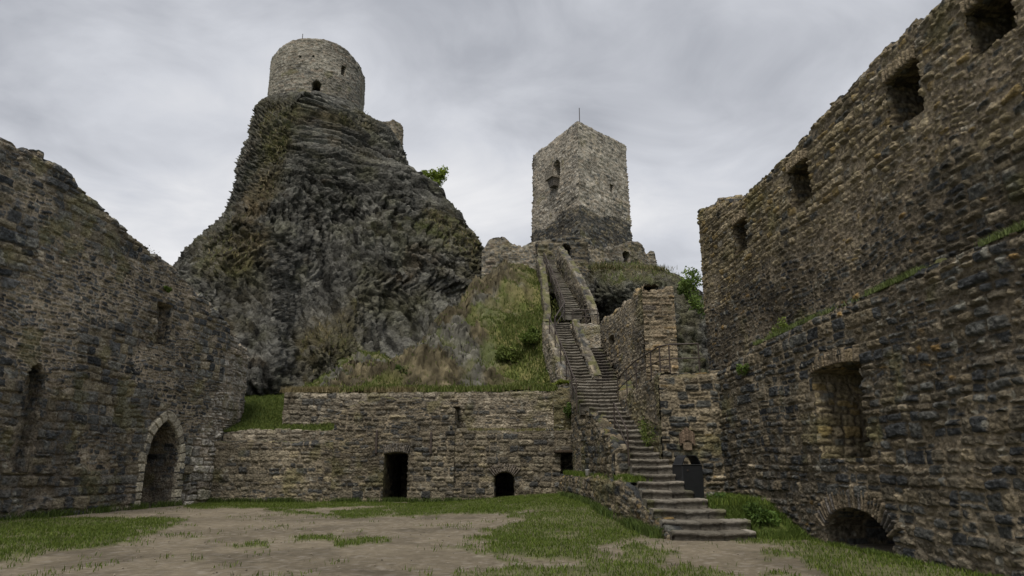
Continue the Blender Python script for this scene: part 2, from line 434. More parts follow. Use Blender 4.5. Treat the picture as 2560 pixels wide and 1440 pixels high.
class Wall:
    """a masonry wall over a plan polyline. side=+1: the face looks to the left of the path, -1: to the right"""
    def __init__(s, path, side, zb, zt, thick, st, ds=.05, jagged=.12, openings=(), batter=0, smoothc=0.0, ends=(True, True), back=True, lean=None, jstep=.32, close_top=True, mitre=False):
        s.mitre = mitre
        s.path = [tuple(map(float, p[:2])) for p in path]; s.side = side; s.st = st; s.mb = MB(); s.openings = list(openings)
        pts = np.array(s.path); seg = np.hypot(*(pts[1:] - pts[:-1]).T); s.cum = np.concatenate([[0], np.cumsum(seg)]); s.L = s.cum[-1]
        s.smoothc = smoothc; s.zb = zb; s.zt = zt; s.thick = thick; s.batter = batter; s.ds = ds
        zt_pts = sorted(zt) if isinstance(zt, (list, tuple)) else [(0, zt), (s.L, zt)]
        zx = np.array([p[0] for p in zt_pts]); zy = np.array([p[1] for p in zt_pts])
        top = lambda q: np.interp(q, zx, zy) + (jag(q, st['seed'] + 70, jagged, jstep) if jagged else 0)
        s.top = top
        zb_pts = zb if isinstance(zb, (list, tuple)) else [(0, zb), (s.L, zb)]
        bot = lambda q: np.interp(q, [p[0] for p in zb_pts], [p[1] for p in zb_pts])
        s.ztmax = max(zy)
        nS = max(2, int(s.L / ds) + 1); S1 = np.linspace(0, s.L, nS)
        zmin = min(p[1] for p in zb_pts); zmax = zy.max() + jagged * 1.5 + .01
        nZ = max(2, int((zmax - zmin) / ds) + 1); Z1 = np.linspace(zmin, zmax, nZ)
        T1 = top(S1)
        S, Z = np.meshgrid(S1, Z1, indexing='ij'); T = np.repeat(T1[:, None], nZ, 1); B = np.repeat(bot(S1)[:, None], nZ, 1)
        Zc = np.clip(Z, B, T)
        H, C = masonry(S, Zc, None, st)
        H = H - .05 * ss(.0, .12, .12 - (T - Zc))
        V = s.at(S, Zc, H)
        keep = (Z[:-1, :-1] < np.maximum(T[:-1, :-1], T[1:, :-1])) & (Z[:-1, 1:] > np.minimum(B[:-1, 1:], B[1:, 1:]))
        Sc = (S[:-1, :-1] + S[1:, 1:]) / 2; Zm = (Z[:-1, :-1] + Z[1:, 1:]) / 2
        for op in s.openings: keep &= ~op.inside(Sc, Zm)
        s.mb.grid(V, C, keep, flip=(side < 0))
        # top cap
        if close_top:
            nc = max(2, int(s.L / (ds * 1.6)) + 1); nw = max(3, int(thick / (ds * 1.8)) + 1)
            S2, W2 = np.meshgrid(np.linspace(0, s.L, nc), np.linspace(0, thick, nw), indexing='ij')
            Tt = top(S2)
            e, r, ox, oz = stones(S2, W2, st['seed'] + 5, st['w'] * .9, st['h'] * 1.1)
            hb = .07 * ss(.05, .5, e) * (.3 + r[1]) + .03 * ox * (r[2] - .3) + .02 * fbm(S2 * 5, W2 * 5, 1, 3, st['seed'])
            hf = masonry(S2[:, :1], Tt[:, :1], None, st)[0] - .05
            Vt = s.at(S2, Tt + hb * ss(0, .1, W2 + .02) - 0.01, -W2 + np.repeat(hf, nw, 1) * (1 - ss(0, .1, W2)))
            Ct = pick(st['pal'], r[0]) * ((.6 + .7 * r[3]) * (.45 + .55 * ss(.1, .4, e)) * (1 + .5 * fbm(S2 * 4, W2 * 4, 1, 3, st['seed'])))[..., None] * st['gain']
            mk = ss(.2 - st['moss'], .5 - st['moss'], fbm(S2 * 1.7, W2 * 2.5, 1.1, 4, st['seed'] + 9))[..., None] * .7
            Ct = Ct * (1 - mk) + C_(.13, .13, .05) * mk
            s.mb.grid(Vt, Ct, None, flip=(side > 0))
        if back:
            Sb = np.linspace(0, s.L, max(2, int(s.L / .3) + 1)); Zk = np.linspace(0, 1, max(2, int((zmax - zmin) / .5) + 1))
            S3, K3 = np.meshgrid(Sb, Zk, indexing='ij'); Z3 = bot(S3) + (top(S3) - bot(S3)) * K3
            kb = np.ones((S3.shape[0] - 1, S3.shape[1] - 1), bool)
            sc_ = (S3[:-1, :-1] + S3[1:, 1:]) / 2; zc_ = (Z3[:-1, :-1] + Z3[1:, 1:]) / 2
            for op in s.openings:
                if op.depth > thick - .1: kb &= ~((sc_ > op.s0 - .35) & (sc_ < op.s1 + .35) & (zc_ > op.z0 - .5) & (zc_ < op.z1 + .5))
            s.mb.grid(s.at(S3, Z3, -thick + 0 * S3), C_(.14, .13, .12), kb, flip=(side > 0))
        for k, on in enumerate(ends):
            if not on: continue
            se = 0.0 if k == 0 else s.L
            nw = max(2, int(thick / ds) + 1); W1 = np.linspace(0, thick, nw)
            te = float(top(np.array([se]))[0]); be = float(bot(np.array([se]))[0])
            nz_ = max(2, int((te - be) / ds) + 1)
            Wg, Zg = np.meshgrid(W1, np.linspace(be, te, nz_), indexing='ij')
            H4, C4 = masonry(Wg + 31.7 * (k + 1), Zg, None, st)
            edge = np.minimum(ss(0, .08, Wg), ss(0, .08, thick - Wg))
            tx, ty = s.tan(se); sg = -1 if k == 0 else 1
            V4 = s.at(Wg * 0 + se, Zg, -Wg)
            V4[..., 0] += tx * sg * H4 * edge; V4[..., 1] += ty * sg * H4 * edge
            s.mb.grid(V4, C4, None, flip=((side > 0) == (k == 1)))
    def tan(s, q):
        i = int(np.clip(np.searchsorted(s.cum, q, side='right') - 1, 0, len(s.path) - 2))
        a, b = s.path[i], s.path[i + 1]; L = math.hypot(b[0] - a[0], b[1] - a[1])
        return (b[0] - a[0]) / L, (b[1] - a[1]) / L
    def at(s, S, Z, D):
        """point at arc length S, height Z, D metres out of the face"""
        S = np.asarray(S, float); pts = np.array(s.path)
        Sq = np.clip(S, 0, s.L)
        if s.smoothc > 0:
            x = 0; y = 0; n = 9
            for o in np.linspace(-s.smoothc, s.smoothc, n):
                q = S + o
                qc = np.clip(q, 0, s.L)
                x = x + np.interp(qc, s.cum, pts[:, 0]) + np.where(q < 0, 1, 0) * (q) * s.tan(0)[0] + np.where(q > s.L, 1, 0) * (q - s.L) * s.tan(s.L)[0]
                y = y + np.interp(qc, s.cum, pts[:, 1]) + np.where(q < 0, 1, 0) * (q) * s.tan(0)[1] + np.where(q > s.L, 1, 0) * (q - s.L) * s.tan(s.L)[1]
            x /= n; y /= n
            def pos(q):
                return np.interp(q, s.cum, pts[:, 0]), np.interp(q, s.cum, pts[:, 1])
            w_ = s.smoothc
            xa, ya = pos(np.clip(Sq - w_, 0, s.L)); xb, yb = pos(np.clip(Sq + w_, 0, s.L))
            tx, ty = xb - xa, yb - ya
        else:
            x = np.interp(Sq, s.cum, pts[:, 0]); y = np.interp(Sq, s.cum, pts[:, 1])
            i = np.clip(np.searchsorted(s.cum, Sq, side='right') - 1, 0, len(pts) - 2)
            d = pts[1:] - pts[:-1]; tx = d[i, 0]; ty = d[i, 1]
            x = x + (S - Sq) * tx / np.hypot(tx, ty); y = y + (S - Sq) * ty / np.hypot(tx, ty)
        L = np.hypot(tx, ty); nx, ny = -ty / L * s.side, tx / L * s.side
        D = D + s.batter * (s.ztmax - Z)
        if s.mitre:
            k = (S - s.L / 2) / (s.L / 2) * np.clip(np.abs(S - s.L / 2) / (s.L / 2), 0, 1) ** 6 * D * 1.33
            x = x + tx / L * k; y = y + ty / L * k
        return np.stack([x + nx * D, y + ny * D, Z + 0 * x], -1)
    def hit(s, px, py):
        return hit(s.path, px, py)
    def build(s, name, mat=None, parent=None):
        s.obj = s.mb.build(name, mat or M_STONE, parent); return s.obj
    # a part that lines an opening: swept reveal, back panel
    def reveal(s, op, name, mat=None, ds=None, st=None, backpanel=True):
        ds = ds or s.ds * 1.4; st = dict(st or s.st); mb = MB()
        o = op.outline(ds); t = np.concatenate([[0], np.cumsum(np.hypot(*(o[1:] - o[:-1]).T))])
        # inward normal
        tg = np.gradient(o, axis=0); L = np.hypot(tg[:, 0], tg[:, 1]) + 1e-9; nn = np.stack([tg[:, 1] / L, -tg[:, 0] / L], -1)
        cen = np.array([(op.s0 + op.s1) / 2, (op.z0 + op.z1) / 2])
        sg = np.sign(((cen - o) * nn).sum(1)); nn = nn * sg[:, None]
        nd = max(3, int(op.depth / ds) + 1); D1 = np.linspace(0, op.depth, nd)
        Tg, Dg = np.meshgrid(t, D1, indexing='ij')
        st2 = dict(st); st2['amp'] = st['amp'] * .7; st2['seed'] = st['seed'] + 3; st2['lumps'] = .01
        H, C = masonry(Dg + 13, Tg + op.z0, None, st2)
        H = H * ss(0, .06, Dg) + .006 - .04 * (1 - ss(0, .05, Dg))
        S = o[:, 0][:, None] + nn[:, 0][:, None] * H; Z = o[:, 1][:, None] + nn[:, 1][:, None] * H
        spl = getattr(op, 'splay', 0)
        S = S + (cen[0] - S) * spl * Dg / op.depth
        Hf = masonry(o[:, 0], o[:, 1], None, st)[0][:, None]
        mb.grid(s.at(S, Z, -Dg + (Hf - .01) * (1 - ss(0, .1, Dg))), C)
        # sill / threshold
        sg_, dg_ = np.meshgrid(np.linspace(op.s0 - .05, op.s1 + .05, max(3, int((op.s1 - op.s0) / ds))), D1, indexing='ij')
        H, C = masonry(sg_, dg_ + 3, None, st2)
        mb.grid(s.at(sg_, op.z0 + H * .5 - .02 + getattr(op, 'sill', 0) * dg_, -dg_ + .01), C)
        if backpanel:
            sg_, zg_ = np.meshgrid(np.linspace(op.s0 - .1, op.s1 + .1, max(3, int((op.s1 - op.s0) / ds))), np.linspace(op.z0 - .1, op.z1 + .1, max(3, int((op.z1 - op.z0) / ds))), indexing='ij')
            H, C = masonry(sg_ + 7, zg_, None, st2)
            mb.grid(s.at(sg_, zg_, -op.depth + H), C)
        return mb.build(name, mat or M_STONE, s.obj)
    def arch(s, op, name, width=.3, n=12, frac=(0, 1), stones_col=None, proud=.05, mat=None, jitter=.25, arc_only=True, depth=.12):
        """ring of voussoirs that follows the head of an opening"""
        mb = MB(); ds = s.ds * .6
        o = op.head(ds) if arc_only else op.outline(ds)
        t = np.concatenate([[0], np.cumsum(np.hypot(*(o[1:] - o[:-1]).T))]); L = t[-1]
        k = (t >= frac[0] * L - 1e-6) & (t <= frac[1] * L + 1e-6); o = o[k]; t = t[k] - t[k][0]; L = t[-1]
        tg = np.gradient(o, axis=0)
        if len(tg) > 11:
            for _ in range(3): tg[1:-1] = (tg[:-2] + tg[1:-1] + tg[2:]) / 3
        Lg = np.hypot(tg[:, 0], tg[:, 1]) + 1e-9; nn = np.stack([tg[:, 1] / Lg, -tg[:, 0] / Lg], -1)
        cen = np.array([(op.s0 + op.s1) / 2, (op.z0 + op.z1) / 2]); sg = -np.sign(((cen - o) * nn).sum(1)); nn = nn * sg[:, None]
        W1 = np.linspace(-.01, width, max(5, int(width / ds)))
        Tg, Wg = np.meshgrid(t, W1, indexing='ij')
        wob = .12 * (hsh(np.arange(n + 2.), np.zeros(n + 2), np.zeros(n + 2), s.st['seed'] + 8) - .5) * L / n * 2
        bnd = np.arange(n + 1) * L / n + wob[:n + 1]; bnd[0] = 0; bnd[-1] = L
        i = np.clip(np.searchsorted(bnd, Tg, side='right') - 1, 0, n - 1)
        de = np.minimum(Tg - bnd[i], bnd[i + 1] - Tg)
        r = hsh(i.astype(float), i * 0., i * 0., s.st['seed'] + 9); r2 = hsh(i.astype(float), i * 0. + 1, i * 0., s.st['seed'] + 9)
        wi = width * (1 - jitter * r2)
        dw = np.minimum(wi - Wg, Wg + .03)
        b = ss(0, .035, de + .008 * fbm(Tg * 12, Wg * 12, 0, 2, 3)) * ss(-.005, .03, dw)
        H = -.03 + (proud + .03 + .02 * r) * b + .006 * fbm(Tg * 15, Wg * 15, 1, 3, 5)
        pal = stones_col or BROWN
        C = pick(pal, r2)[...] * (.8 + .4 * r)[..., None] * (1 + .3 * fbm(Tg * 8, Wg * 8, 1, 3, 5))[..., None] * s.st['gain']
        bb = ss(.2, .6, b)[..., None]
        C = s.st['mortar'] * .7 * (1 - bb) + C * bb
        S = o[:, 0][:, None] + nn[:, 0][:, None] * Wg; Z = o[:, 1][:, None] + nn[:, 1][:, None] * Wg
        V = s.at(S, Z, H)
        mb.grid(V, C)
        Vi = np.stack([s.at(S[:, 0], Z[:, 0], H[:, 0]), s.at(S[:, 0], Z[:, 0], H[:, 0] * 0 - depth)], 1)
        mb.grid(Vi, C[:, [0, 0]].reshape(-1, 3))
        return mb.build(name, mat or M_STONE, s.obj)

class Op:
    def __init__(s, s0, s1, z0, z1, kind='rect', rise=.3, depth=.6, splay=0, sill=0):
        s.s0, s.s1 = min(s0, s1), max(s0, s1); s.z0, s.z1 = min(z0, z1), max(z0, z1); s.kind = kind; s.rise = rise; s.depth = depth; s.splay = splay; s.sill = sill
    def topz(s, q):
        c = (s.s0 + s.s1) / 2; hw = (s.s1 - s.s0) / 2; x = np.clip((q - c) / hw, -1, 1)
        if s.kind == 'rect': return s.z1 + 0 * x
        if s.kind == 'pointed':
            Rg = 1.45; a = np.sqrt(np.clip(Rg * Rg - (np.abs(x) + Rg - 1) ** 2, 0, None)) / math.sqrt(Rg * Rg - (Rg - 1) ** 2)
            return s.z1 - s.rise + s.rise * a
        return s.z1 - s.rise + s.rise * np.sqrt(np.clip(1 - x * x, 0, 1)) if s.kind == 'round' else s.z1 - s.rise * x * x
    def inside(s, S, Z):
        wob = .012 * np.sin(Z * 23) + .01 * np.sin(Z * 41 + 1)
        return (S > s.s0 + wob) & (S < s.s1 + wob) & (Z > s.z0) & (Z < s.topz(S))
    def head(s, ds):
        hw = (s.s1 - s.s0) / 2; c = (s.s0 + s.s1) / 2
        if s.kind == 'pointed':
            # two arcs
            n = max(8, int(s.rise * 1.4 / ds)); a = np.linspace(0, 1, n)
            x = -hw + hw * a ** 1.8
            L = np.stack([c + x, s.topz(c + x)], -1)
            Rr = L[::-1][1:] * [-1, 1] + [2 * c, 0]
            # denser near springing
            return np.concatenate([L, Rr])
        th = np.linspace(-math.pi / 2, math.pi / 2, max(10, int((hw + s.rise) * 2 / ds)))
        x = hw * np.sin(th)
        return np.stack([c + x, s.topz(c + x)], -1)
    def outline(s, ds):
        h = s.head(ds) if s.kind != 'rect' else np.stack([np.linspace(s.s0, s.s1, max(4, int((s.s1 - s.s0) / ds))), np.full(max(4, int((s.s1 - s.s0) / ds)), s.z1)], -1)
        zl = np.linspace(s.z0, h[0, 1], max(3, int((h[0, 1] - s.z0) / ds)))[:-1]
        zr = np.linspace(h[-1, 1], s.z0, max(3, int((h[-1, 1] - s.z0) / ds)))[1:]
        return np.concatenate([np.stack([zl * 0 + s.s0, zl], -1), h, np.stack([zr * 0 + s.s1, zr], -1)])
def op_px(path, x0, x1, ytop, ybot, **k):
    """opening from its pixel extents: x at mid height; heights averaged over both jambs"""
    ym = (ytop + ybot) / 2
    sa, _ = hit(path, x0, ym); sb, _ = hit(path, x1, ym)
    xm = (x0 + x1) / 2
    _, zt = hit(path, xm, ytop); _, zb = hit(path, xm, ybot)
    return Op(sa, sb, zb, zt, **k)

# =================================================================== right wall
def rw(Y): return (7.8 - .074 * Y, Y)
RP = [rw(4.5), rw(22.6)]
def rzone(S, Z): return ss(4.6, 6.2, Z + .8 * fbm(S * .4, Z * .4, 3, 3, 5)) * .9, OCHRE
MIXR = [(2.6, (.05, .053, .055)), (2.4, (.085, .086, .08)), (2.4, (.12, .105, .078)), (1.4, (.165, .138, .095)), (.5, (.23, .195, .14)), (.35, (.21, .14, .06))]
ST_R = style(pal=MIXR, seed=11, w=.33, h=.215, rub=.27, amp=.065, gain=1.0, mortar=C_(.27, .225, .16), rmort=C_(.26, .215, .155),  zone=rzone, lumps=.06, moss=.05, jz=.26, joint=.24)
ops_low = [op_px(RP, 2043, 2165, 905, 1147, kind='seg', rise=.07, depth=2.4),
           op_px(RP, 2068, 2234, 1270, 1425, kind='round', rise=.62, depth=2.2)]
ops_low[1].z0 = -.1
LEDGE = 4.78
wr = Wall(RP, +1, -.4, [(0, LEDGE), (9, LEDGE + .02), (13.4, 4.72), (14.3, 4.55), (15.6, 4.38), (20, 4.3)], .95, ST_R, ds=.019, jagged=.05, openings=ops_low, ends=(False, False), jstep=.5)
o = tag(wr.build("castle_wall"), "tall two-storey rubble wall on the right with an arched cellar mouth", "wall")
right_wall = o
wr.reveal(ops_low[0], "niche", ds=.03)
wr.arch(ops_low[0], "arch", width=.34, n=17, stones_col=[(2, (.17, .14, .10)), (2, (.21, .17, .12)), (1, (.25, .2, .13))], proud=.075)
wr.reveal(ops_low[1], "cellar_opening", ds=.04)
wr.arch(ops_low[1], "arch", width=.46, n=30, frac=(.05, .95), stones_col=[(2, (.15, .125, .09)), (2, (.19, .155, .11)), (1, (.12, .11, .10))], proud=.075)
# upper storey, set back behind the ledge
def rw2(Y): return (7.8 - .074 * Y + .32, Y)
RP2 = [rw2(3.8), rw2(22.3)]
def tp(path, *pts): return [hit(path, a, b) for a, b in pts]
up_top = tp(RP2, (2560, -230), (2340, 2), (2200, 130), (2060, 280), (1950, 400), (1855, 492), (1800, 505), (1750, 520))
ops_up = [op_px(RP2, 2415, 2540, -22, 112, kind='seg', rise=.03, depth=.8),
          op_px(RP2, 2219, 2308, 163, 312, kind='seg', rise=.03, depth=.8),
          op_px(RP2, 1975, 2026, 405, 508, kind='seg', rise=.03, depth=.8),
          op_px(RP2, 1838, 1869, 548, 632, kind='seg', rise=.03, depth=.8)]
z0s = [o_.z0 for o_ in ops_up]; 
ST_R2 = dict(ST_R); ST_R2['seed'] = 23; ST_R2['gain'] = .95; ST_R2['w'] = .31; ST_R2['h'] = .165; ST_R2['rub'] = .3; ST_R2['zone'] = lambda S, Z: (ss(5.2, 7.4, Z + 1.2 * fbm(S * .5, Z * .5, 3, 3, 5)), OCHRE)
wu = Wall(RP2, +1, 4.2, up_top, 1.2, ST_R2, ds=.024, jagged=.1, openings=ops_up, ends=(False, True), smoothc=.0)
wu.mb.v  # geometry ready
wu.build("upper_storey", parent=right_wall)
for i, op in enumerate(ops_up):
    wu.reveal(op, "window_recess", ds=.045)
    wu.arch(op, "arch", width=.3, n=9, stones_col=[(2, (.22, .18, .12)), (2, (.27, .22, .15))], proud=.08)

# =================================================================== left wall
LP = [(-17.2, 8.0), (-15.1, 21.3), (-13.85, 29.5), (-13.35, 32.2), (-13.35, 34.2), (-14.2, 36.4)]
lt = tp(LP, (-500, -60), (0, 347), (60, 375), (148, 415), (200, 470), (265, 530), (350, 612), (430, 668), (480, 712), (540, 778), (590, 850))
lt.append((lt[-1][0] + 1.5, lt[-1][1] - .4))
def lzone(S, Z):
    return ss(.3, -.3, (S - 24.2) - .25 * (Z - 3) + 1.0 * fbm(S * .5, Z * .5, 1, 3, 2)) * 0 + ss(-.5, .5, (S - 23.6) + .5 * (5.5 - Z) * 0 - .35 * (Z - 5) + .8 * fbm(S * .6, Z * .6, 1, 3, 2)), PALE
ST_L = style(pal=DARK, seed=31, w=.5, h=.32, rub=.45, rw=.26, rh=.14, amp=.10, gain=1.5, smear=.12, mortar=C_(.28, .235, .175), rmort=C_(.33, .275, .205), zone=lzone, lumps=.09, joint=.2)
gate = op_px(LP, 358, 444, 1048, 1275, kind='pointed', rise=1.75, depth=1.6)
gate.z0 = -.05
win = op_px(LP, 387, 427, 757, 862, kind='rect', depth=.6)
brk = op_px(LP, 44, 100, 905, 1180, kind='seg', rise=.5, depth=.55)
wl = Wall(LP, -1, -.4, lt, 1.3, ST_L, ds=.036, jagged=.22, openings=[gate, win, brk], smoothc=.8, ends=(False, False), jstep=.5)
left_wall = tag(wl.build("castle_wall"), "dark basalt rubble wall on the left with the pointed gateway and one small window", "wall")
wl.reveal(gate, "gateway", ds=.06)
wl.arch(gate, "arch", width=.42, n=22, frac=(0, 1), arc_only=False, stones_col=[(1, (.27, .245, .19)), (1, (.33, .30, .23)), (1, (.22, .20, .155))], proud=.10, jitter=.3, mat=M_STONE)
wl.reveal(win, "window_recess", ds=.06)
wl.reveal(brk, "broken_recess", ds=.06)

# =================================================================== back retaining walls
BY = 31.6
ST_B = style(pal=BROWN, seed=41, w=.42, h=.25, rub=.28, rw=.3, rh=.14, amp=.07, gain=1.0, mortar=C_(.25, .212, .155), rmort=C_(.28, .235, .17), lumps=.05, joint=.2, moss=.16)
ST_BP = dict(ST_B); ST_BP.update(pal=[(1, (.10, .098, .09)), (2, (.185, .165, .13)), (2, (.26, .23, .18)), (1.5, (.33, .29, .225))], rub=.7, seed=47, gain=1.0, rmort=C_(.29, .245, .18))
def bpx(px, py, Y): return P(px, py, Y)[0]
def zpx(py, Y): return P(1280, py, Y)[2]
xa, xb, xc_, xd = bpx(478, 1180, BY), bpx(830, 1180, BY), bpx(1135, 1180, BY), bpx(1402, 1180, BY)
# lower left terrace wall
p = [(xa - 1.0, BY), (xb, BY)]
w1 = Wall(p, -1, -.3, zpx(1104, BY), .8, ST_B, ds=.045, jagged=.06, ends=(False, False))
tag(w1.build("terrace_wall"), "low brown stone terrace wall between the gateway wall and the bay with the black doorway", "wall")
p = [(bpx(560, 1090, BY + .55), BY + .55), (xb + .05, BY + .55)]
w1b = Wall(p, -1, 1.8, [(0, zpx(1082, BY + .55)), (1.2, zpx(1074, BY + .55)), (9, zpx(1077, BY + .55))], .5, ST_BP, ds=.045, jagged=.06, ends=(True, False))
tag(w1b.build("kerb_wall"), "thin pale stone kerb holding the grass patch on the left terrace", "wall")
# centre bay with doorway
BC = BY - .07
p = [(xb, BC), (xc_, BC)]
ctop = [(0, zpx(1030, BC)), (.6, zpx(1020, BC)), (1.4, zpx(1003, BC)), (2.5, zpx(1000, BC)), (4.6, zpx(1002, BC)), (5.2, zpx(1012, BC)), (5.8, zpx(1050, BC))]
door = op_px(p, 958, 1019, 1129, 1259, kind='seg', rise=.09, depth=5.0)
ST_BC = dict(ST_B); ST_BC['seed'] = 43
w2 = Wall(p, -1, -.3, ctop, 1.4, ST_BC, ds=.04, jagged=.12, openings=[door], ends=(False, True))
ob = tag(w2.build("retaining_wall"), "projecting stone bay with the tall black doorway in the retaining wall", "wall")
w2.reveal(door, "doorway", ds=.08)
w2.arch(door, "arch", width=.42, n=13, stones_col=[(1, (.14, .13, .12)), (1, (.17, .155, .14))], proud=.09)
def put_block(name, mat, c, sz, parent=None, colr=(.2, .2, .2), rough=.01):
    mb = MB(); plank(mb, c, sz, colr, rough); return mb.build(name, mat, parent)
for px_, y0, y1 in ((942, 1075, 1135), (1078, 1080, 1137)):
    c = (bpx(px_, 1100, BC), BC - .06, (zpx(y0, BC) + zpx(y1, BC)) / 2)
    put_block("iron_strap", M_IRON, c, (.10, .12, zpx(y0, BC) - zpx(y1, BC)), ob, rough=.004)
put_block("threshold", M_STEP, (bpx(989, 1262, BC), BC - .15, .0), (1.3, .4, .12), ob, colr=(.16, .13, .11))
# right bay with the low arched opening
p = [(xc_, BY), (xd, BY)]
p2 = [(xc_ - .4, BY), (bpx(1530, 1100, BY), BY)]
small = op_px(p2, 1235, 1287, 1178, 1245, kind='seg', rise=.22, depth=4.5)
rec = op_px(p2, 1402, 1500, 1130, 1262, kind='rect', depth=1.5)
ST_BR = dict(ST_B); ST_BR['seed'] = 45
w3 = Wall(p2, -1, -.3, zpx(1076, BY), .9, ST_BR, ds=.042, jagged=.07, openings=[small, rec], ends=(True, False))
ob3 = tag(w3.build("retaining_wall"), "stone retaining wall with the small low arched black opening", "wall")
w3.reveal(small, "vent_opening", ds=.08)
w3.arch(small, "arch", width=.45, n=13, stones_col=[(1, (.15, .13, .115)), (1, (.19, .165, .14))], proud=.09)
w3.reveal(rec, "recess", ds=.07)
put_block("lintel", M_WOOD, ((bpx(1387, 1130, BY) + bpx(1500, 1130, BY)) / 2, BY - .1, zpx(1130, BY) + .02), (2.1, .5, .12), ob3, rough=.01)
put_block("threshold", M_STEP, (bpx(1262, 1248, BY), BY - .12, zpx(1249, BY)), (1.3, .35, .12), ob3, colr=(.15, .125, .11))
# upper wall set back, pale
UY = BY + 2.0
p = [(bpx(711, 1000, UY), UY), (bpx(1410, 1000, UY), UY)]
UL = p[1][0] - p[0][0]
w4 = Wall(p, -1, 2.6, [(0, zpx(980, UY)), (1.5, zpx(984, UY)), (UL * .6, zpx(981, UY)), (UL, zpx(978, UY))], .7, ST_BP, ds=.045, jagged=.05, ends=(True, True))
tag(w4.build("terrace_wall"), "long pale thin-bedded stone wall carrying the grassy upper terrace below the crag", "wall")
p = [(p[0][0] + .02, UY + .3), (p[0][0] - .02, UY + 3.2)]
p = [(xb + .1, BY + .7), (xb + .1, UY + .2)]
p = [(bpx(1130, 1050, BY + 1.0), BY + 1.0), (bpx(1420, 1050, BY + 1.0), BY + 1.0)]

# =================================================================== stairs
def SY(py):
    te = math.tan(R(PITCH) + math.atan((720 - py) / F))
    ys_ = np.linspace(14, 56, 4201); return float(ys_[np.argmax(SZ(ys_) - (EYE + te * ys_) > 0)])
def SZ(Y):
    Y = np.asarray(Y, float); r = np.where(Y < 32, .334 * (Y - 15.85), 5.394 + .64 * (Y - 32)); return float(r) if r.ndim == 0 else r
def edge_tab(rows):
    r = sorted([(SY(py), P(xl, py, SY(py))[0], P(xr, py, SY(py))[0]) for py, xl, xr in rows]); r = np.array(r)
    return lambda Y: (np.interp(Y, r[:, 0], r[:, 1]), np.interp(Y, r[:, 0], r[:, 2]))
def stair(name, label, Y0, Y1, n, edges, z_of, right_fix=None, seed=3, ds=.05, pal=None):
    pal = pal or [(2, (.225, .205, .17)), (2, (.275, .25, .21)), (1, (.34, .315, .27)), (1, (.17, .155, .13))]
    root = None
    Ys = np.linspace(Y0, Y1, n + 1)
    for i in range(n):
        ya, yb = Ys[i], Ys[i + 1]; z1 = float(z_of(yb)); z0 = float(z_of(ya))
        if z1 - z0 < .01: continue
        xl, xr = edges((ya + yb) / 2); xl, xr = float(xl), float(xr)
        if right_fix is not None: xr = max(xr, right_fix(i, xr))
        mb = MB(); dsx = ds
        X1 = np.linspace(xl, xr, max(6, int((xr - xl) / dsx)))
        tr = (yb - ya) + .12
        prof = [(0.02, z0 - .25), (0.02, z0), (0.015, z1 - .09), (-.02, z1 - .075), (-.035, z1 - .045), (-.03, z1 - .012), (.0, z1)] + [(q * tr, z1) for q in (.1, .25, .45, .65, .85, 1)]
        PY = np.array([ya + q[0] for q in prof]); PZ = np.array([q[1] for q in prof])
        Xg, Yg = np.meshgrid(X1, PY, indexing='ij'); Zg = np.repeat(PZ[None], len(X1), 0)
        # joints between the slabs of a step
        sw = .55 if ds < .07 else .5
        u = Xg / sw + hsh(np.array([i + 0.]), np.array([0.]), np.array([0.]), seed)[0] * 5
        ci = np.floor(u); fr = np.abs(u - ci - .5) * 2
        rr = hsh(ci, ci * 0 + i, ci * 0, seed); r2 = hsh(ci, ci * 0 + i, ci * 0 + 4, seed)
        jn = ss(.88, .99, fr)
        wear = -.025 * np.exp(-((Xg - (xl + xr) / 2) / ((xr - xl) * .3)) ** 2)
        Yg = Yg + jn * .02 + (rr - .5) * .05 + .022 * fbm(Xg * 6, Zg * 6, i, 3, seed) + .05 * ss(.35, .6, fbm(Xg * 3, i * 1.7 + 0 * Xg, 0, 3, seed + 7))
        Zg = Zg + (r2 - .5) * .03 - jn * .02 + .014 * fbm(Xg * 4, Yg * 4, i + 9, 3, seed + 1) + wear
        C = pick(pal, rr) * (.8 + .4 * r2)[..., None]
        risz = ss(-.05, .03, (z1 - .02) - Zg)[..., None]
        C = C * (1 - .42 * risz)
        C = C * (1 - .5 * jn[..., None])
        g = ss(.1, .45, fbm(Xg * 2, Yg * 2, i * .7, 4, seed + 3))[..., None] * .6 * ss(.4, .0, np.minimum(Xg - xl, xr - Xg))[..., None]
        C = C * (1 - g) + C_(.11, .12, .04) * g
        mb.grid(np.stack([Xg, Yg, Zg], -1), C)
        for xe in (0, -1):
            Vs = np.stack([Xg[xe], Yg[xe], Zg[xe]], -1); Vb = Vs.copy(); Vb[:, 2] = z0 - .25
            mb.grid(np.stack([Vs, Vb], 1), C[[xe, xe]].transpose(1, 0, 2).reshape(-1, 3))
        if root is None:
            root = empty(name, ((xl + xr) / 2, ya, z0), label, "stairs")
        mb.build("step", M_STEP, root)
    return root
ed_low = edge_tab([(1350, 1683, 1885), (1310, 1650, 1868), (1280, 1625, 1800), (1250, 1606, 1748), (1215, 1592, 1705), (1190, 1580, 1692), (1160, 1573, 1668), (1110, 1550, 1640),
                   (1060, 1522, 1596), (1035, 1492, 1572), (1015, 1448, 1552), (985, 1438, 1545), (960, 1425, 1543)])
Yfoot = 15.85; Yfork = 32.0
st_low = stair("stone_stairs", "wide worn stone steps climbing from the courtyard past the black bin", Yfoot, Yfork, 27, ed_low, lambda Y: max(0, SZ(Y)), seed=5, ds=.04)
ed_left = edge_tab([(960, 1432, 1484), (945, 1431, 1477), (837, 1390, 1427), (812, 1383, 1424)])
ed_up = edge_tab([(792, 1411, 1458), (728, 1389, 1423), (674, 1371, 1391), (645, 1364, 1383)])
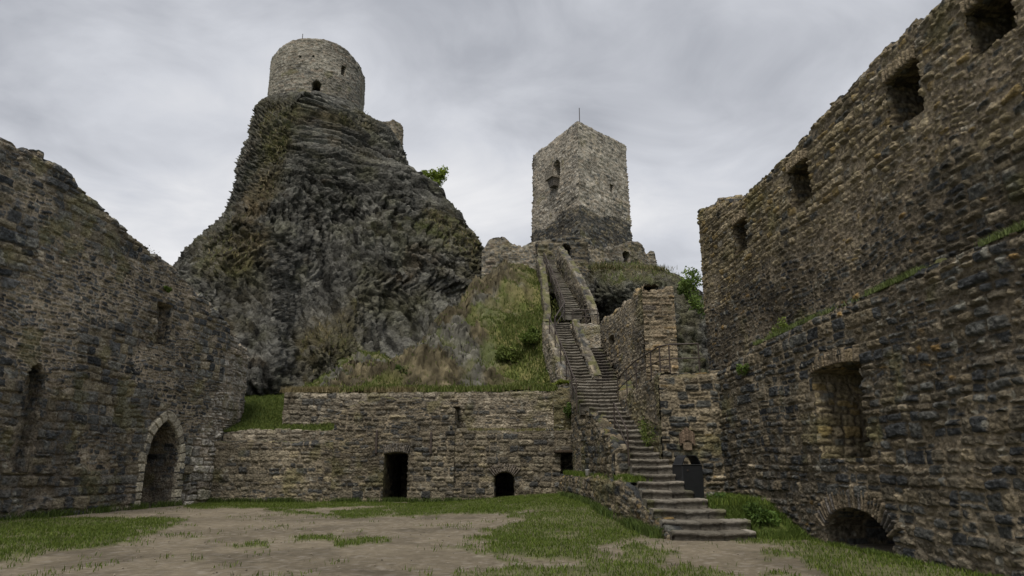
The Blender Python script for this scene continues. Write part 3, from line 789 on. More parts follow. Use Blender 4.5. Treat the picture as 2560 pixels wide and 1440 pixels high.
st_left = stair("stone_stairs", "lower half of the long narrow flight, between the fork and the small railed landing", Yfork, 38.4, 22, ed_left, SZ, seed=9, ds=.08)
st_up = stair("stone_stairs", "upper half of the long narrow flight, ending at the black doorway under the square tower", 39.6, 50.6, 37, ed_up, SZ, seed=10, ds=.09)
SZR = lambda Y: 5.394 + .55 * (Y - 32)
ed_right = lambda Y: (np.interp(Y, [32, 35.8], [P(1486, 955, 32)[0], P(1470, 880, 35.6)[0]]), np.interp(Y, [32, 35.8], [P(1545, 955, 32)[0], P(1507, 880, 35.6)[0]]))
st_right = stair("stone_stairs", "short dark side flight beside the tall stone pier", Yfork, 36.2, 12, ed_right, SZR, seed=12, ds=.07, pal=[(1, (.14, .125, .11)), (1, (.18, .16, .14))])

# platform in front of the landing wall, where the bin stands
mb = MB()
Xg, Yg = np.meshgrid(np.linspace(3.5, 6.9, 80), np.linspace(15.9, 22.0, 140), indexing='ij')
Zg = np.interp(Yg, [15.9, 17.9, 22], [-.08, .60, .68]) + .04 * fbm(Xg * 1.5, Yg * 1.5, 0, 3, 3)
g = ss(-.25, .15, fbm(Xg * 1.3, Yg * 1.3, 0, 4, 77) + .5 * ss(5.0, 6.4, Xg))[..., None]
C = C_(.14, .12, .10) * (1 - g) + C_(.09, .115, .03) * g
mb.grid(np.stack([Xg, Yg, Zg], -1), C)
mb.build("path", M_GROUND)["kind"] = "structure"

# =================================================================== masonry round the stairs
ST_S = style(pal=MIXD, seed=61, w=.42, h=.2, rub=.4, rw=.24, rh=.12, amp=.06, gain=.95, joint=.2)
ST_S2 = dict(ST_S); ST_S2.update(seed=63, pal=[(1.2, (.11, .11, .105)), (2, (.2, .18, .15)), (2, (.27, .245, .2)), (1, (.31, .27, .2))], gain=1.0)
# landing wall (pier end facing the yard, side facing the stairs)
lc = (P(1650, 1000, 20.9)[0], 20.9)
p = [(6.45, 20.7), lc, (P(1548, 1008, 27.6)[0], 27.6), (P(1548, 960, 31.8)[0], 31.8)]
L1 = 6.45 - lc[0]; L2 = math.hypot(lc[0] - p[2][0], 6.7)
wla = Wall([p[0], p[1]], +1, .4, [(0, 4.4), (L1, 4.3)], .8, ST_S, ds=.03, jagged=.05, ends=(False, False))
oland = tag(wla.build("landing_wall"), "dark stone wall under the railed landing, right behind the black bin", "wall")
ocs, ocz = wla.hit(1716, 1098)
oroot = empty("wall_ornament", tuple(wla.at(np.array([ocs]), np.array([ocz - .3]), np.array([.05]))[0]), "ribbed brown fan-shaped ornament on the wall above the black bin", "ornament")
mb = MB()
for k_ in range(9):
    x_ = (k_ - 4) * .05; zt_ = .33 - .9 * max(0, abs(x_) - .03) ** 1.0; zb_ = -.22 + .17 * math.sqrt(max(0, 1 - (x_ / .17) ** 2)) if abs(x_) < .17 else -.22 + .02
    c0 = wla.at(np.array([ocs - x_]), np.array([ocz + (zt_ + zb_) / 2]), np.array([.13 + .012 * (k_ % 2)]))[0]
    plank(mb, c0, (.047, .10, zt_ - zb_), C_(.17, .125, .09) * (.75 + .5 * ((k_ * 7) % 5) / 4), .006, k_)
mb.build("panel", M_STEP, oroot)
mb = MB(); plank(mb, wla.at(np.array([ocs]), np.array([ocz - .20]), np.array([.10]))[0], (.26, .12, .24), (.2, .155, .11), .01); mb.build("rounded_stone", M_STEP, oroot)
wlb = Wall([p[1], p[2], p[3]], +1, .4, [(0, 4.3), (L2 * .5, 4.3), (L2, 4.2), (L2 + .3, 4.5), (L2 + 4.2, 5.45)], .6, dict(ST_S, seed=67, moss=.3), ds=.035, jagged=.06, ends=(False, True))
wlb.build("side_face", parent=oland)
# the rough flank down along the stairs
lpts = p
# landing floor
mb = MB()
Xg, Yg = np.meshgrid(np.linspace(3.9, 7.5, 50), np.linspace(21.0, 33.5, 120), indexing='ij')
Zg = 4.25 + .03 * fbm(Xg, Yg, 0, 3, 3)
keep = (Xg[:-1, :-1] > np.interp(Yg[:-1, :-1], [20.9, 27.6, 31.8, 34], [lc[0] + .2, lpts[2][0] + .3, lpts[3][0] + .2, lpts[3][0] + .2]))
Zg = Zg + .22 * np.clip(Yg - 28, 0, 9)
mb.grid(np.stack([Xg, Yg, Zg], -1), C_(.15, .14, .10), keep)
mb.build("landing", M_GROUND)["kind"] = "structure"
# cheek wall left of the lower steps
ck = [(3.04, 20.8), (3.07, 26.3), (2.72, 28.2), (2.72, 31.5)]
wck = Wall(ck, +1, .3, [(0, P(1569, 1124, 20.8)[2]), (5.5, P(1482, 1037, 26.3)[2]), (7.5, 4.05), (10.8, 4.6)], .45, dict(ST_S, seed=71), ds=.04, jagged=.05, ends=(True, False), jstep=.45)
tag(wck.build("parapet_wall"), "low sloping parapet of stone slabs left of the lowest steps, beside the short railing", "wall")
# retaining side of the platform (faces the yard to the left)
pl = [(3.45, 16.1), (3.2, 18.0), (2.88, 20.5), (2.7, 24.0), (2.1, 31.3)]
wpl = Wall(pl, +1, -.3, [(0, .1), (1.0, .38), (2.0, .72), (3.0, 1.05), (3.8, 1.2), (13.2, 1.18), (16, 1.2)], .5, dict(ST_S, seed=73, moss=.3, pal=MIXD), ds=.035, jagged=.05, ends=(True, False), jstep=.4)
tag(wpl.build("low_wall"), "low mossy retaining wall left of the bottom steps, grass growing on its top", "wall")
# grass bed on the platform
mb = MB()
Xg, Yg = np.meshgrid(np.linspace(2.0, 4.6, 60), np.linspace(18.0, 31.5, 120), indexing='ij')
Zg = 1.16 + .05 * fbm(Xg, Yg, 0, 3, 8) + .1 * ss(24, 31, Yg)
plx = lambda y_: np.interp(y_, [16.1, 18, 20.5, 24, 31.3], [3.45, 3.2, 2.88, 2.7, 2.1])
kp = (Xg[:-1, :-1] > plx(Yg[:-1, :-1]) + .1) & (Xg[:-1, :-1] < ed_low(Yg[:-1, :-1])[0] + .1) & (Yg[:-1, :-1] > 19.0)
mb.grid(np.stack([Xg, Yg, Zg], -1), C_(.085, .11, .035), kp)
mb.build("planting_bed", M_GROUND)["kind"] = "structure"
# masonry mass carrying the stairs' left side, from the parapet up to the upper terrace
pm = [(P(1384, 1000, 32.0)[0], 32.0), (P(1452, 1000, 32.0)[0], 31.7)]
wm = Wall(pm, -1, 2.8, [(0, 5.0), (.3, 5.3), (.8, 5.2), (1.5, 4.9)], 1.6, dict(ST_S, seed=77, moss=.35), ds=.05, jagged=.15, ends=(True, False))
tag(wm.build("stair_wall"), "overgrown side wall under the middle steps, yellow-green weeds on top", "wall")
# left parapet of the long flight
def lp(py, dxpx, off=0): Y = SY(py); return (P(dxpx, py, Y)[0] + off, Y)
a0 = (2.42, 32.6); a1 = (1.76, 38.3); a2 = (1.74, 38.8); a3 = lp(778, 1404, -.75); a4 = lp(700, 1378, -.7); a5 = lp(648, 1365, -.7)
Ya = [a0[1], a1[1]]
La = math.hypot(a1[0] - a0[0], a1[1] - a0[1])
wpa = Wall([a0, a1], +1, 3.0, [(0, SZ(a0[1]) - .1), (La, SZ(a1[1]) + .05)], .6, dict(ST_S2, seed=81, moss=.25), ds=.055, jagged=.06, ends=(True, True))
tag(wpa.build("parapet_wall"), "grey side wall left of the lower half of the long flight, grass against it", "wall")
Lb = math.hypot(a5[0] - a2[0], a5[1] - a2[1])
wpb = Wall([a2, (1.95, 40.5), a4, a5], +1, 7.0, [(0, SZ(a2[1]) - .2), (1, SZ(a2[1]) + .4), (3, SZ(a2[1]) + 2.0), (Lb, SZ(a5[1]) + .25)], .42, dict(ST_S2, seed=83, moss=.42, gain=.65), ds=.07, jagged=.08, ends=(True, False))
tag(wpb.build("parapet_wall"), "mossy parapet left of the upper half of the long flight", "wall")
# middle cheek between the two flights, and the face under the upper landing
b0 = (P(1484, 955, 32.1)[0], 32.1); b1 = (P(1428, 815, 38.4)[0] + .05, 38.4)
Lm = math.hypot(b1[0] - b0[0], b1[1] - b0[1])
wmc = Wall([b0, b1], +1, 4.5, [(0, SZ(32.1) + .2), (Lm, SZ(38.4) + .22)], .4, dict(ST_S2, seed=85, gain=.8), ds=.05, jagged=.04, ends=(True, True))
tag(wmc.build("parapet_wall"), "low stone cheek between the long flight and the side flight", "wall")
wlf = Wall([(b1[0] - .1, 38.4), (P(1500, 815, 38.4)[0], 38.4)], -1, 5.5, SZ(38.4) - .02, .9, dict(ST_S2, seed=87, pal=PALE), ds=.05, jagged=.04, ends=(True, True))
tag(wlf.build("landing_wall"), "pale rubble wall face under the small railed landing halfway up the stairs", "wall")
put_block("landing_slab", M_STEP, ((P(1384, 800, 39)[0] + P(1502, 800, 39)[0]) / 2, 39.6, SZ(38.4) - .15), (2.8, 2.4, .3), wlf.obj, colr=(.2, .175, .15))
# tall parapet right of the upper flight
c0 = (P(1478, 800, 40.3)[0], 40.3); c1 = (P(1392, 660, 50.0)[0], 50.0)
Lc = math.hypot(c1[0] - c0[0], c1[1] - c0[1])
wtp = Wall([c0, c1], +1, 7.0, [(0, P(1478, 790, 40.3)[2]), (.12 * Lc, P(1478, 745, 41.4)[2]), (.5 * Lc, P(1460, 672, 45.2)[2]), (Lc, P(1447, 615, 50)[2])], .5, dict(ST_S2, seed=89, rub=.6, gain=.85), ds=.06, jagged=.07, ends=(True, False))
tag(wtp.build("parapet_wall"), "tall grey stone wall with a pale sloping top right of the upper flight", "wall")
# pier wall
d1 = (P(1612, 830, 28.0)[0], 28.0); d0 = (P(1503, 830, 37.6)[0], 37.6); d2 = (P(1690, 830, 28.0)[0], 28.0)
Ld = math.hypot(d1[0] - d0[0], d1[1] - d0[1])
ztop_p = P(1612, 717, 28.0)[2]
nich2 = op_px([d1, d0], 1524, 1538, 838, 866, kind='seg', rise=.08, depth=.4)
wp1 = Wall([d1, d0], +1, 4.0, [(0, ztop_p), (Ld * .4, ztop_p + .1), (Ld * .75, ztop_p + .3), (Ld, P(1503, 802, 37.6)[2])], .7, dict(ST_S2, seed=91, rub=.55, pal=[(1.4, (.12, .115, .105)), (2, (.22, .19, .15)), (2, (.28, .24, .175)), (1, (.3, .23, .13))]), ds=.04, jagged=.2, ends=(False, True), openings=[nich2])
opier = tag(wp1.build("pier_wall"), "tall square-ended stone pier wall between the side flight and the right-hand crag", "wall")
wp1.reveal(nich2, "window_recess", ds=.06)
wp2 = Wall([(d1[0] - .03, d1[1]), d2], -1, 4.0, ztop_p + .02, .7, dict(ST_S2, seed=93, w=.5, h=.17, rub=.25, pal=[(1, (.14, .12, .10)), (2, (.24, .19, .13)), (2, (.3, .245, .17)), (1, (.31, .23, .13))]), ds=.035, jagged=.18, ends=(False, True))
wp2.build("end_face", parent=opier)

# =================================================================== square tower
TC = np.array([5.7, 54.0]); TL = np.array([2.06, 61.0]); TR = np.array([10.65, 58.8]); TB = TL + TR - TC
TOP = 1.6 + 54 * .5407
def tzone(S, Z): return ss(22.1, 22.5, Z * -1 + 45.1 + .0 * S + .6 * fbm(S * .4, Z * .4, 2, 3, 3)) , DARK
ST_T = style(pal=PALE, seed=101, w=.36, h=.2, rub=.5, rw=.36, rh=.17, amp=.07, gain=1.1, mortar=C_(.37, .33, .27), rmort=C_(.40, .36, .30), zone=tzone, joint=.3, lumps=.1, moss=.0, zmort=.65)
root = empty("square_tower", (6, 58, 17), "square pale stone tower with a dark base on the right-hand crag", "tower")
faces = [(TL, TC, [("L",)]), (TC, TR, []), (TR, TB, []), (TB, TL, [])]
tw = []
for i, (a, b, _) in enumerate(faces):
    path = [tuple(a), tuple(b)]
    ops = []
    if i == 0: ops = [op_px(path, 1384, 1401, 400, 447, kind='seg', rise=.3, depth=1.2)]
    if i == 1: ops = [op_px(path, 1523, 1532, 461, 483, kind='rect', depth=.9)]
    stt = dict(ST_T, seed=101 + i * 6)
    d = Wall(path, -1, 17.0, TOP, 1.2, stt, ds=.09, jagged=.10, openings=ops, ends=(False, False), batter=.012, jstep=.6, mitre=True)
    d.build("wall", M_STONE_FAR, root)
    for op in ops: d.reveal(op, "window", M_STONE_FAR, ds=.15)
    tw.append((d, ops))
d, ops = tw[0]; op = ops[0]
# small stone oriel under the window: bracket and box
q = (op.s0 + op.s1) / 2 - .15
def onw(d, s_, z_, o_): return d.at(np.array([s_]), np.array([z_]), np.array([o_]))[0]
mbb = MB()
def obox(mb, d, s0, s1, z0, z1, o0, o1, c, taper=0):
    pts = []
    for (zz, tp_) in ((z0, taper), (z1, 0)):
        for (sx, ox_) in ((s0 + tp_, o0), (s1 - tp_, o0), (s1 - tp_, o1 - tp_), (s0 + tp_, o1 - tp_)):
            pts.append(onw(d, sx, zz, ox_))
    k = mb.verts(np.array(pts), np.array(c, float))
    f = np.array([[0, 3, 2, 1], [4, 5, 6, 7], [0, 1, 5, 4], [1, 2, 6, 5], [2, 3, 7, 6], [3, 0, 4, 7]]) + k
    mb.q.append(f)
obox(mbb, d, op.s0 - .1, op.s1 + .0, op.z0 - .15, op.z0 + .05, -.1, .85, (.2, .18, .15))
obox(mbb, d, op.s0 + .05, op.s1 - .1, op.z0 - .85, op.z0 - .15, -.1, .7, (.15, .135, .12), .15)
obox(mbb, d, op.s0 - .1, op.s1 + .0, op.z0 + .05, op.z0 + .55, .7, .85, (.17, .155, .13))
obox(mbb, d, op.s0 - .1, op.s0 + .05, op.z0 + .05, op.z0 + .55, -.1, .7, (.17, .155, .13))
mbb.build("oriel", M_STONE_FAR, root, smooth=False)
def tube(mb, pts, r, n=8, c=(.05, .04, .035)):
    pts = [np.array(p_, float) for p_ in pts]
    rings = []
    for i, p_ in enumerate(pts):
        t = pts[min(i + 1, len(pts) - 1)] - pts[max(i - 1, 0)]; t = t / (np.linalg.norm(t) + 1e-9)
        u = np.cross(t, [0, 0, 1.0]) if abs(t[2]) < .9 else np.cross(t, [1.0, 0, 0]); u /= np.linalg.norm(u); v_ = np.cross(t, u)
        rr = r[i] if isinstance(r, (list, tuple)) else r
        an = np.linspace(0, 2 * math.pi, n + 1)
        rings.append(p_ + rr * (np.cos(an)[:, None] * u + np.sin(an)[:, None] * v_))
    mb.grid(np.array(rings), np.array(c, float))
    for e_, pc in ((0, pts[0]), (-1, pts[-1])):
        mb.grid(np.stack([rings[e_], np.tile(pc, (n + 1, 1))], 1), np.array(c, float))
mbr = MB(); tube(mbr, [(6.0, 54.9, TOP - .2), (6.0, 54.9, P(1447, 270, 54.9)[2])], .035); mbr.build("lightning_rod", M_IRON, root)
mbr = MB()
mbr.grid(np.stack([np.array([[*TL, 0], [*TC, 0]]), np.array([[*TB, 0], [*TR, 0]])], 0) + [0, 0, TOP - .35], C_(.12, .12, .08)); mbr.build("roof_deck", M_STONE_FAR, root)

# =================================================================== round tower
RC = np.array([-19.75, 62.0]); RR = 4.62
ang = np.linspace(math.pi * 2, 0, 73)[:-1]
circ = [(RC[0] + RR * math.cos(a + math.pi / 2), RC[1] + RR * math.sin(a + math.pi / 2)) for a in ang]; circ.append(circ[0])
ST_RT = style(pal=[(1.2, (.12, .118, .11)), (2.2, (.21, .2, .175)), (3, (.285, .27, .235)), (1.5, (.25, .21, .17)), (1, (.33, .31, .27))], seed=121, w=.42, h=.17, rub=.45, rw=.3, rh=.13, amp=.08, gain=.98, mortar=C_(.30, .275, .23), rmort=C_(.32, .29, .24), joint=.22, moss=.03)
per = 2 * math.pi * RR
# front of the tower (towards the camera) sits at half the circumference
def rt_s(px, py):
    """arc length and height on the cylinder"""
    d_ = ray(px, py); cx, cy = RC; a_ = d_[0] ** 2 + d_[1] ** 2; b_ = -2 * (d_[0] * cx + d_[1] * cy); c_ = cx * cx + cy * cy - RR * RR
    t = (-b_ - math.sqrt(max(0, b_ * b_ - 4 * a_ * c_))) / (2 * a_)
    x, y = d_[0] * t, d_[1] * t
    an = math.atan2(y - cy, x - cx) - math.pi / 2
    an = an % (2 * math.pi)
    return (2 * math.pi - an) * RR, EYE + d_[2] * t
tt = []
for a_, b_ in ((689, 132), (700, 118), (730, 102), (765, 95), (800, 96), (840, 108), (862, 121), (880, 140), (896, 158), (909, 186)):
    tt.append(rt_s(a_, b_))
tt.sort()
tt = [(0, tt[0][1] + 0.0)] + [(0 + tt[0][0] * .5, (tt[0][1] + tt[-1][1]) / 2)] + tt + [(per, tt[0][1])]
sa, za = rt_s(779, 225); sb, zb_ = rt_s(803, 225); ztd = rt_s(791, 200)[1]; zbd = rt_s(791, 247)[1]
rdoor = Op(sa, sb, zbd, ztd, kind='seg', rise=.35, depth=2.0)
sa, _ = rt_s(853, 178); sb, _ = rt_s(864, 178); rwin = Op(sa, sb, rt_s(858, 190)[1], rt_s(858, 163)[1], kind='rect', depth=1.2)
holes = []
for a_, b_ in ((751, 142), (783, 140)):
    q0, z_ = rt_s(a_ - 3, b_); q1, _ = rt_s(a_ + 3, b_); holes.append(Op(q0, q1, z_ - .13, z_ + .13, kind='round', rise=.12, depth=.6))
wrt = Wall(circ, +1, 31.0, tt, 1.3, ST_RT, ds=.085, jagged=.10, openings=[rdoor, rwin] + holes, ends=(False, False), smoothc=.25, jstep=.6)
ort = tag(wrt.build("round_tower", M_STONE_FAR), "round grey stone tower crowning the big basalt crag", "tower")
wrt.reveal(rdoor, "doorway", M_STONE_FAR, ds=.15); wrt.arch(rdoor, "arch", width=.5, n=11, stones_col=PALE, proud=.06, mat=M_STONE_FAR)
wrt.reveal(rwin, "window", M_STONE_FAR, ds=.15)
for h_ in holes: wrt.reveal(h_, "putlog_hole", M_STONE_FAR, ds=.12)
mbr = MB(); pr_ = P(757, 85, 58.4); tube(mbr, [(pr_[0], 58.4, pr_[2] - 1.6), pr_], .035); mbr.build("lightning_rod", M_IRON, ort)

# =================================================================== ruins on the saddle
ST_RU = style(pal=[(2, (.12, .12, .11)), (2, (.18, .17, .15)), (2, (.24, .225, .19)), (1, (.2, .165, .13))], seed=131, w=.42, h=.2, rub=.6, rw=.3, rh=.15, amp=.12, gain=.95, joint=.24, moss=.12, lumps=.15)
p = [(P(1205, 640, 52)[0], 52), (P(1372, 640, 52)[0], 51.6)]
r1 = Wall(p, -1, 14.5, tp(p, (1205, 625), (1216, 610), (1224, 592), (1245, 587), (1262, 594), (1280, 608), (1300, 617), (1318, 606), (1345, 598), (1372, 600)), 1.1, ST_RU, ds=.08, jagged=.3, ends=(True, True), jstep=.5)
tag(r1.build("ruined_wall", M_STONE_FAR), "jagged broken grey wall on the saddle between the crag and the square tower", "wall")
p = [(P(1345, 640, 51.2)[0], 51.2), (P(1470, 640, 51.2)[0], 51.2)]
gdoor = op_px(p, 1366, 1385, 636, 672, kind='seg', rise=.2, depth=2.0)
crack = op_px(p, 1400, 1428, 610, 640, kind='seg', rise=.3, depth=1.0)
r2 = Wall(p, -1, 14.5, tp(p, (1345, 606), (1366, 600), (1400, 590), (1430, 590), (1470, 600)), 2.4, dict(ST_RU, seed=133, pal=DARK, rub=.35), ds=.08, jagged=.25, ends=(True, True), openings=[gdoor, crack])
og = tag(r2.build("gate_wall", M_STONE_FAR), "dark stone wall at the head of the long flight, pierced by a small black doorway", "wall")
r2.reveal(gdoor, "doorway", M_STONE_FAR, ds=.15); r2.reveal(crack, "hollow", M_STONE_FAR, ds=.15)
p = [(P(1440, 640, 53.2)[0], 53.2), (P(1545, 660, 55.5)[0], 55.5), (P(1618, 660, 57.5)[0], 57.5)]
adoor = op_px(p, 1556, 1574, 628, 664, kind='round', rise=.4, depth=1.6)
r3 = Wall(p, -1, 14.5, tp(p, (1440, 608), (1500, 620), (1545, 612), (1578, 604), (1596, 603), (1608, 615), (1618, 640)), 1.4, dict(ST_RU, seed=135), ds=.08, jagged=.18, ends=(True, True), openings=[adoor])
tag(r3.build("ruined_wall", M_STONE_FAR), "broken wall right of the square tower's foot with a small arched doorway", "wall")
r3.reveal(adoor, "doorway", M_STONE_FAR, ds=.15)
p = [(P(1617, 650, 58)[0], 58), (P(1640, 650, 58)[0], 58)]
r4 = Wall(p, -1, 15.5, tp(p, (1617, 634), (1626, 624), (1636, 630), (1640, 650)), .9, dict(ST_RU, seed=137), ds=.08, jagged=.12)
tag(r4.build("wall_stump", M_STONE_FAR), "little free-standing stump of wall farthest right beside the square tower", "wall")
p = [(P(950, 330, 60)[0], 60.4), (P(985, 330, 60)[0], 59.2), (P(1007, 330, 60)[0], 60.0)]
r5 = Wall(p, -1, 27.5, tp(p, (950, 318), (958, 306), (972, 303), (1000, 307), (1007, 315)), .9, dict(ST_RU, seed=139), ds=.08, jagged=.1)
tag(r5.build("wall_stump", M_STONE_FAR), "small stub of wall on the crag's shoulder right of the round tower", "wall")
# turret at the far end of the right wall
p = [(5.95, 22.4), (6.15, 21.3), (7.6, 20.9)]
Z1 = P(1760, 487, 22)[2]
p = [rw2(20.4), (rw2(22.3)[0] + .0, 22.4), (rw2(22.3)[0] + .7, 23.3), (8.6, 23.6)]
r6 = Wall([(8.8, 21.4), (7.0, 21.6)], +1, 3.5, P(1800, 484, 21.5)[2], 1.6, dict(ST_R2, seed=141), ds=.035, jagged=.10, ends=(True, True))
r6.build("corner_turret", parent=right_wall)

# =================================================================== crags
def soft_poly(px, py, poly, soft, seed, namp):
    """noise-frayed membership of a pixel-space outline: samples jittered copies"""
    r = 0
    for k in range(5):
        a = k * 2 * math.pi / 5; r = r + inpoly(px + soft * math.cos(a) + namp * vn(px / 60, py / 60, k * 1., seed), py + soft * math.sin(a) + namp * vn(px / 60, py / 60, k + 9., seed), poly)
    return r / 5.0
GREENS = C_(.105, .125, .035); OLIVE = C_(.15, .135, .065); MOSSB = C_(.15, .125, .075); ROCKD = C_(.103, .102, .092)
def rock_finish(V, Nn, vegf, U0, seed, sc=1.0, ang0=-.75, amp=.24, gain=1.0, bigk=1.0):
    """shard-like relief and colour over a crag surface V (n,m,3) with outward normals Nn"""
    x, y, z = V[..., 0], V[..., 1], V[..., 2]
    big = fbm(x * .13, y * .13, z * .13, 4, seed)
    rid = 1 - np.abs(fbm(x * .22 + 5, y * .22, z * .22, 4, seed + 4)) * 2
    u = U0
    A = ang0 + .6 * fbm(x * .05, y * .05, z * .05, 2, seed + 8)
    U = u * np.cos(A) + z * np.sin(A); W = -u * np.sin(A) + z * np.cos(A)
    e, r, ox, oz = stones(U, W, seed, .62 * sc, .40 * sc, .95, .5, 1.3, .12)
    e2, r2, ox2, oz2 = stones(U + 3, W + .12 * U, seed + 30, 1.15 * sc, .2 * sc, .95, .5, 1.6, .10)
    big2 = 1 - np.abs(fbm(x * .45 + 3, y * .45, z * .3, 4, seed + 6)) * 2
    H = bigk * (1.1 * big + .2 * rid + .32 * big2 - .7) + amp * (ss(0, .5, e) * (.2 + r[1]) + .9 * oz * (r[2] + .2) + .6 * ox * (r[3] - .3)) + amp * .7 * (ss(0, .6, e2) * r2[1] + .9 * oz2 * (r2[2] + .3) + .5 * ox2)
    px, py = proj(x, y, z)
    veg, green, ochre = vegf(px, py, x, y, z, Nn)
    H = H * (1 - .0 * veg) - amp * .5 * veg * 0 + veg * .15 * fbm(x * 1.6, y * 1.6, z * 1.6, 3, seed + 2)
    c = ROCKD * np.clip(1 + 1.5 * (r[0] - .45) + 1.1 * (r2[0] - .5), .25, 3)[..., None] * (1 + .5 * fbm(x * .5, y * .5, z * .5, 4, seed + 12))[..., None]
    lic = .8 * ss(-.05, .4, fbm(x * .6 + 9, y * .6, z * .6, 5, seed + 15))[..., None]
    c = c * (1 - .6 * lic) + C_(.17, .17, .118) * (.7 + .6 * r2[3])[..., None] * .6 * lic
    oc = (ochre * (.3 + .7 * r2[2]))[..., None]
    c = c * (1 - oc) + C_(.27, .20, .11) * oc
    tex = ss(-.35, .35, fbm(x * 2.2, y * 2.2, z * 2.2, 4, seed + 19))
    v3 = veg[..., None] * (.55 + .45 * tex)[..., None]
    vc = MOSSB * (1 - green[..., None]) + (GREENS * tex[..., None] + OLIVE * (1 - tex[..., None])) * green[..., None]
    vc = vc * (.7 + .6 * vn(x * 3, y * 3, z * 3, seed)[..., None] * .5 + .3)
    c = c * (1 - v3) + vc * v3
    return V + Nn * H[..., None], np.clip(c * gain, .01, .6), veg, green
def normals(V):
    a = np.gradient(V, axis=0); b = np.gradient(V, axis=1); n = np.cross(a, b); n /= np.linalg.norm(n, axis=-1, keepdims=True) + 1e-9
    return n
def interp_tab(tab, z, k): return np.interp(z, [t[0] for t in tab], [t[k] for t in tab])

def crag(name, label, tab, YC, frontY, backY, feats, vegf, seed, nphi, nz, sc=1.0, gain=1.0, cap=True, sup=.85, big=1.0):
    """lofted crag: tab rows are (z, left x, right x) of the silhouette in the plane y=YC"""
    zmin, zmax = tab[0][0], tab[-1][0]
    ph = np.concatenate([np.linspace(-math.pi / 2, math.pi / 2, nphi), np.linspace(math.pi / 2, 3 * math.pi / 2, nphi // 6 + 2)[1:]])
    zz = np.linspace(zmin, zmax, nz)
    PH, Z = np.meshgrid(ph, zz, indexing='ij')
    xl = interp_tab(tab, Z, 1); xr = interp_tab(tab, Z, 2); xc = (xl + xr) / 2; hw = (xr - xl) / 2
    X = xc + hw * np.sin(PH)
    fy = frontY(Z); by = backY(Z)
    cs = np.cos(PH)
    Y = np.where(cs >= 0, YC - (YC - fy) * np.abs(cs) ** sup, YC + (by - YC) * np.abs(cs) ** .9)
    front = np.clip(cs, 0, 1) ** 1.0
    Y = Y - front * feats(X, Z)
    V = np.stack([X, Y, Z], -1)
    Nn = normals(V)
    c0 = np.array([xc.mean(), YC, 0]);
    fl = ((V - np.stack([xc, np.full_like(xc, YC), Z], -1)) * Nn).sum(-1).mean() < 0
    if fl: Nn = -Nn
    edge = 1.0
    da = np.hypot(np.diff(X, axis=0), np.diff(Y, axis=0)); al = np.concatenate([np.zeros((1, X.shape[1])), np.cumsum(da, axis=0)])
    U0 = al - al[nphi // 2][None, :]
    V2, C, veg, green = rock_finish(V, Nn, vegf, U0, seed, sc, gain=gain, bigk=big)
    V2 = V + (V2 - V) * (1 - .85 * ss(zmax - 1.6, zmax - .2, V[..., 2]))[..., None]
    # keep silhouette where it was measured: less big relief is fine, it only adds outline
    mb = MB(); mb.grid(V2, C, None, flip=fl)
    if cap:
        top = V2[:, -1]; cen = top.mean(0); K = 14
        k = np.linspace(0, 1, K)[None, :, None]
        Vc = top[:, None] * (1 - k) + cen * k
        Vc[..., 2] += .35 * fbm(Vc[..., 0] * .6, Vc[..., 1] * .6, 0, 3, seed) * np.sin(k[..., 0] * 3.1)
        mb.grid(Vc, OLIVE * .8, None, flip=fl)
    o = mb.build(name, M_ROCK)
    tag(o, label, None, None, "structure")
    return o, V2, veg, green

def zs(py, Y): return P(1280, py, Y)[2]
YC1 = 60.0
sil = [(1000, 330, 1330), (900, 360, 1300), (800, 400, 1275), (700, 478, 1240), (665, 505, 1224), (610, 545, 1203), (575, 575, 1180), (545, 590, 1140), (500, 602, 1110), (470, 610, 1052), (430, 617, 1028), (395, 620, 1020), (355, 630, 1010), (330, 625, 992), (300, 636, 955), (275, 645, 912), (258, 655, 895)]
tab1 = [(3.0, -38, 6)] + [(zs(py, YC1), P(a, py, YC1)[0], P(b, py, YC1)[0]) for py, a, b in sil]
tab1 = sorted(tab1); tab1 = [(a - .55 * ss(28, 33, a), b, c) for a, b, c in tab1]
ztop1 = tab1[-1][0]
def front1(Z): return np.interp(Z, [3, 8, 14, 20, 28, ztop1 - .5, ztop1 + 1], [40.5, 43.5, 46.5, 49.5, 53.2, 56.6, 57.6])
def fxz(px, py):
    """x,z of a pixel on the mean front of the crag"""
    z = 20.0
    for _ in range(12):
        Y = float(front1(np.array(z))); z = P(px, py, Y)[2]
    return P(px, py, Y)[0], z
def gb(X, Z, px, py, rx, rz, amp, rot=0):
    cx, cz = fxz(px, py); s_ = 52.0 / F
    dx_, dz_ = X - cx, Z - cz; c_, s2 = math.cos(rot), math.sin(rot)
    a = (dx_ * c_ + dz_ * s2) / (rx * s_); b = (-dx_ * s2 + dz_ * c_) / (rz * s_)
    return amp * np.exp(-(a * a + b * b))
def ridge(X, Z, pts, wl_, wr_, amp):
    pp = sorted([fxz(a, b)[::-1] for a, b in pts]); zz = [q[0] for q in pp]; xx = [q[1] for q in pp]
    c = np.interp(Z, zz, xx); d_ = X - c; L = np.where(d_ < 0, -d_ / wl_, d_ / wr_)
    fade = ss(zz[0] - 2, zz[0] + 1, Z) * ss(zz[-1] + 1.5, zz[-1] - .5, Z)
    return amp * np.clip(1 - L, 0, 1) ** 1.2 * fade
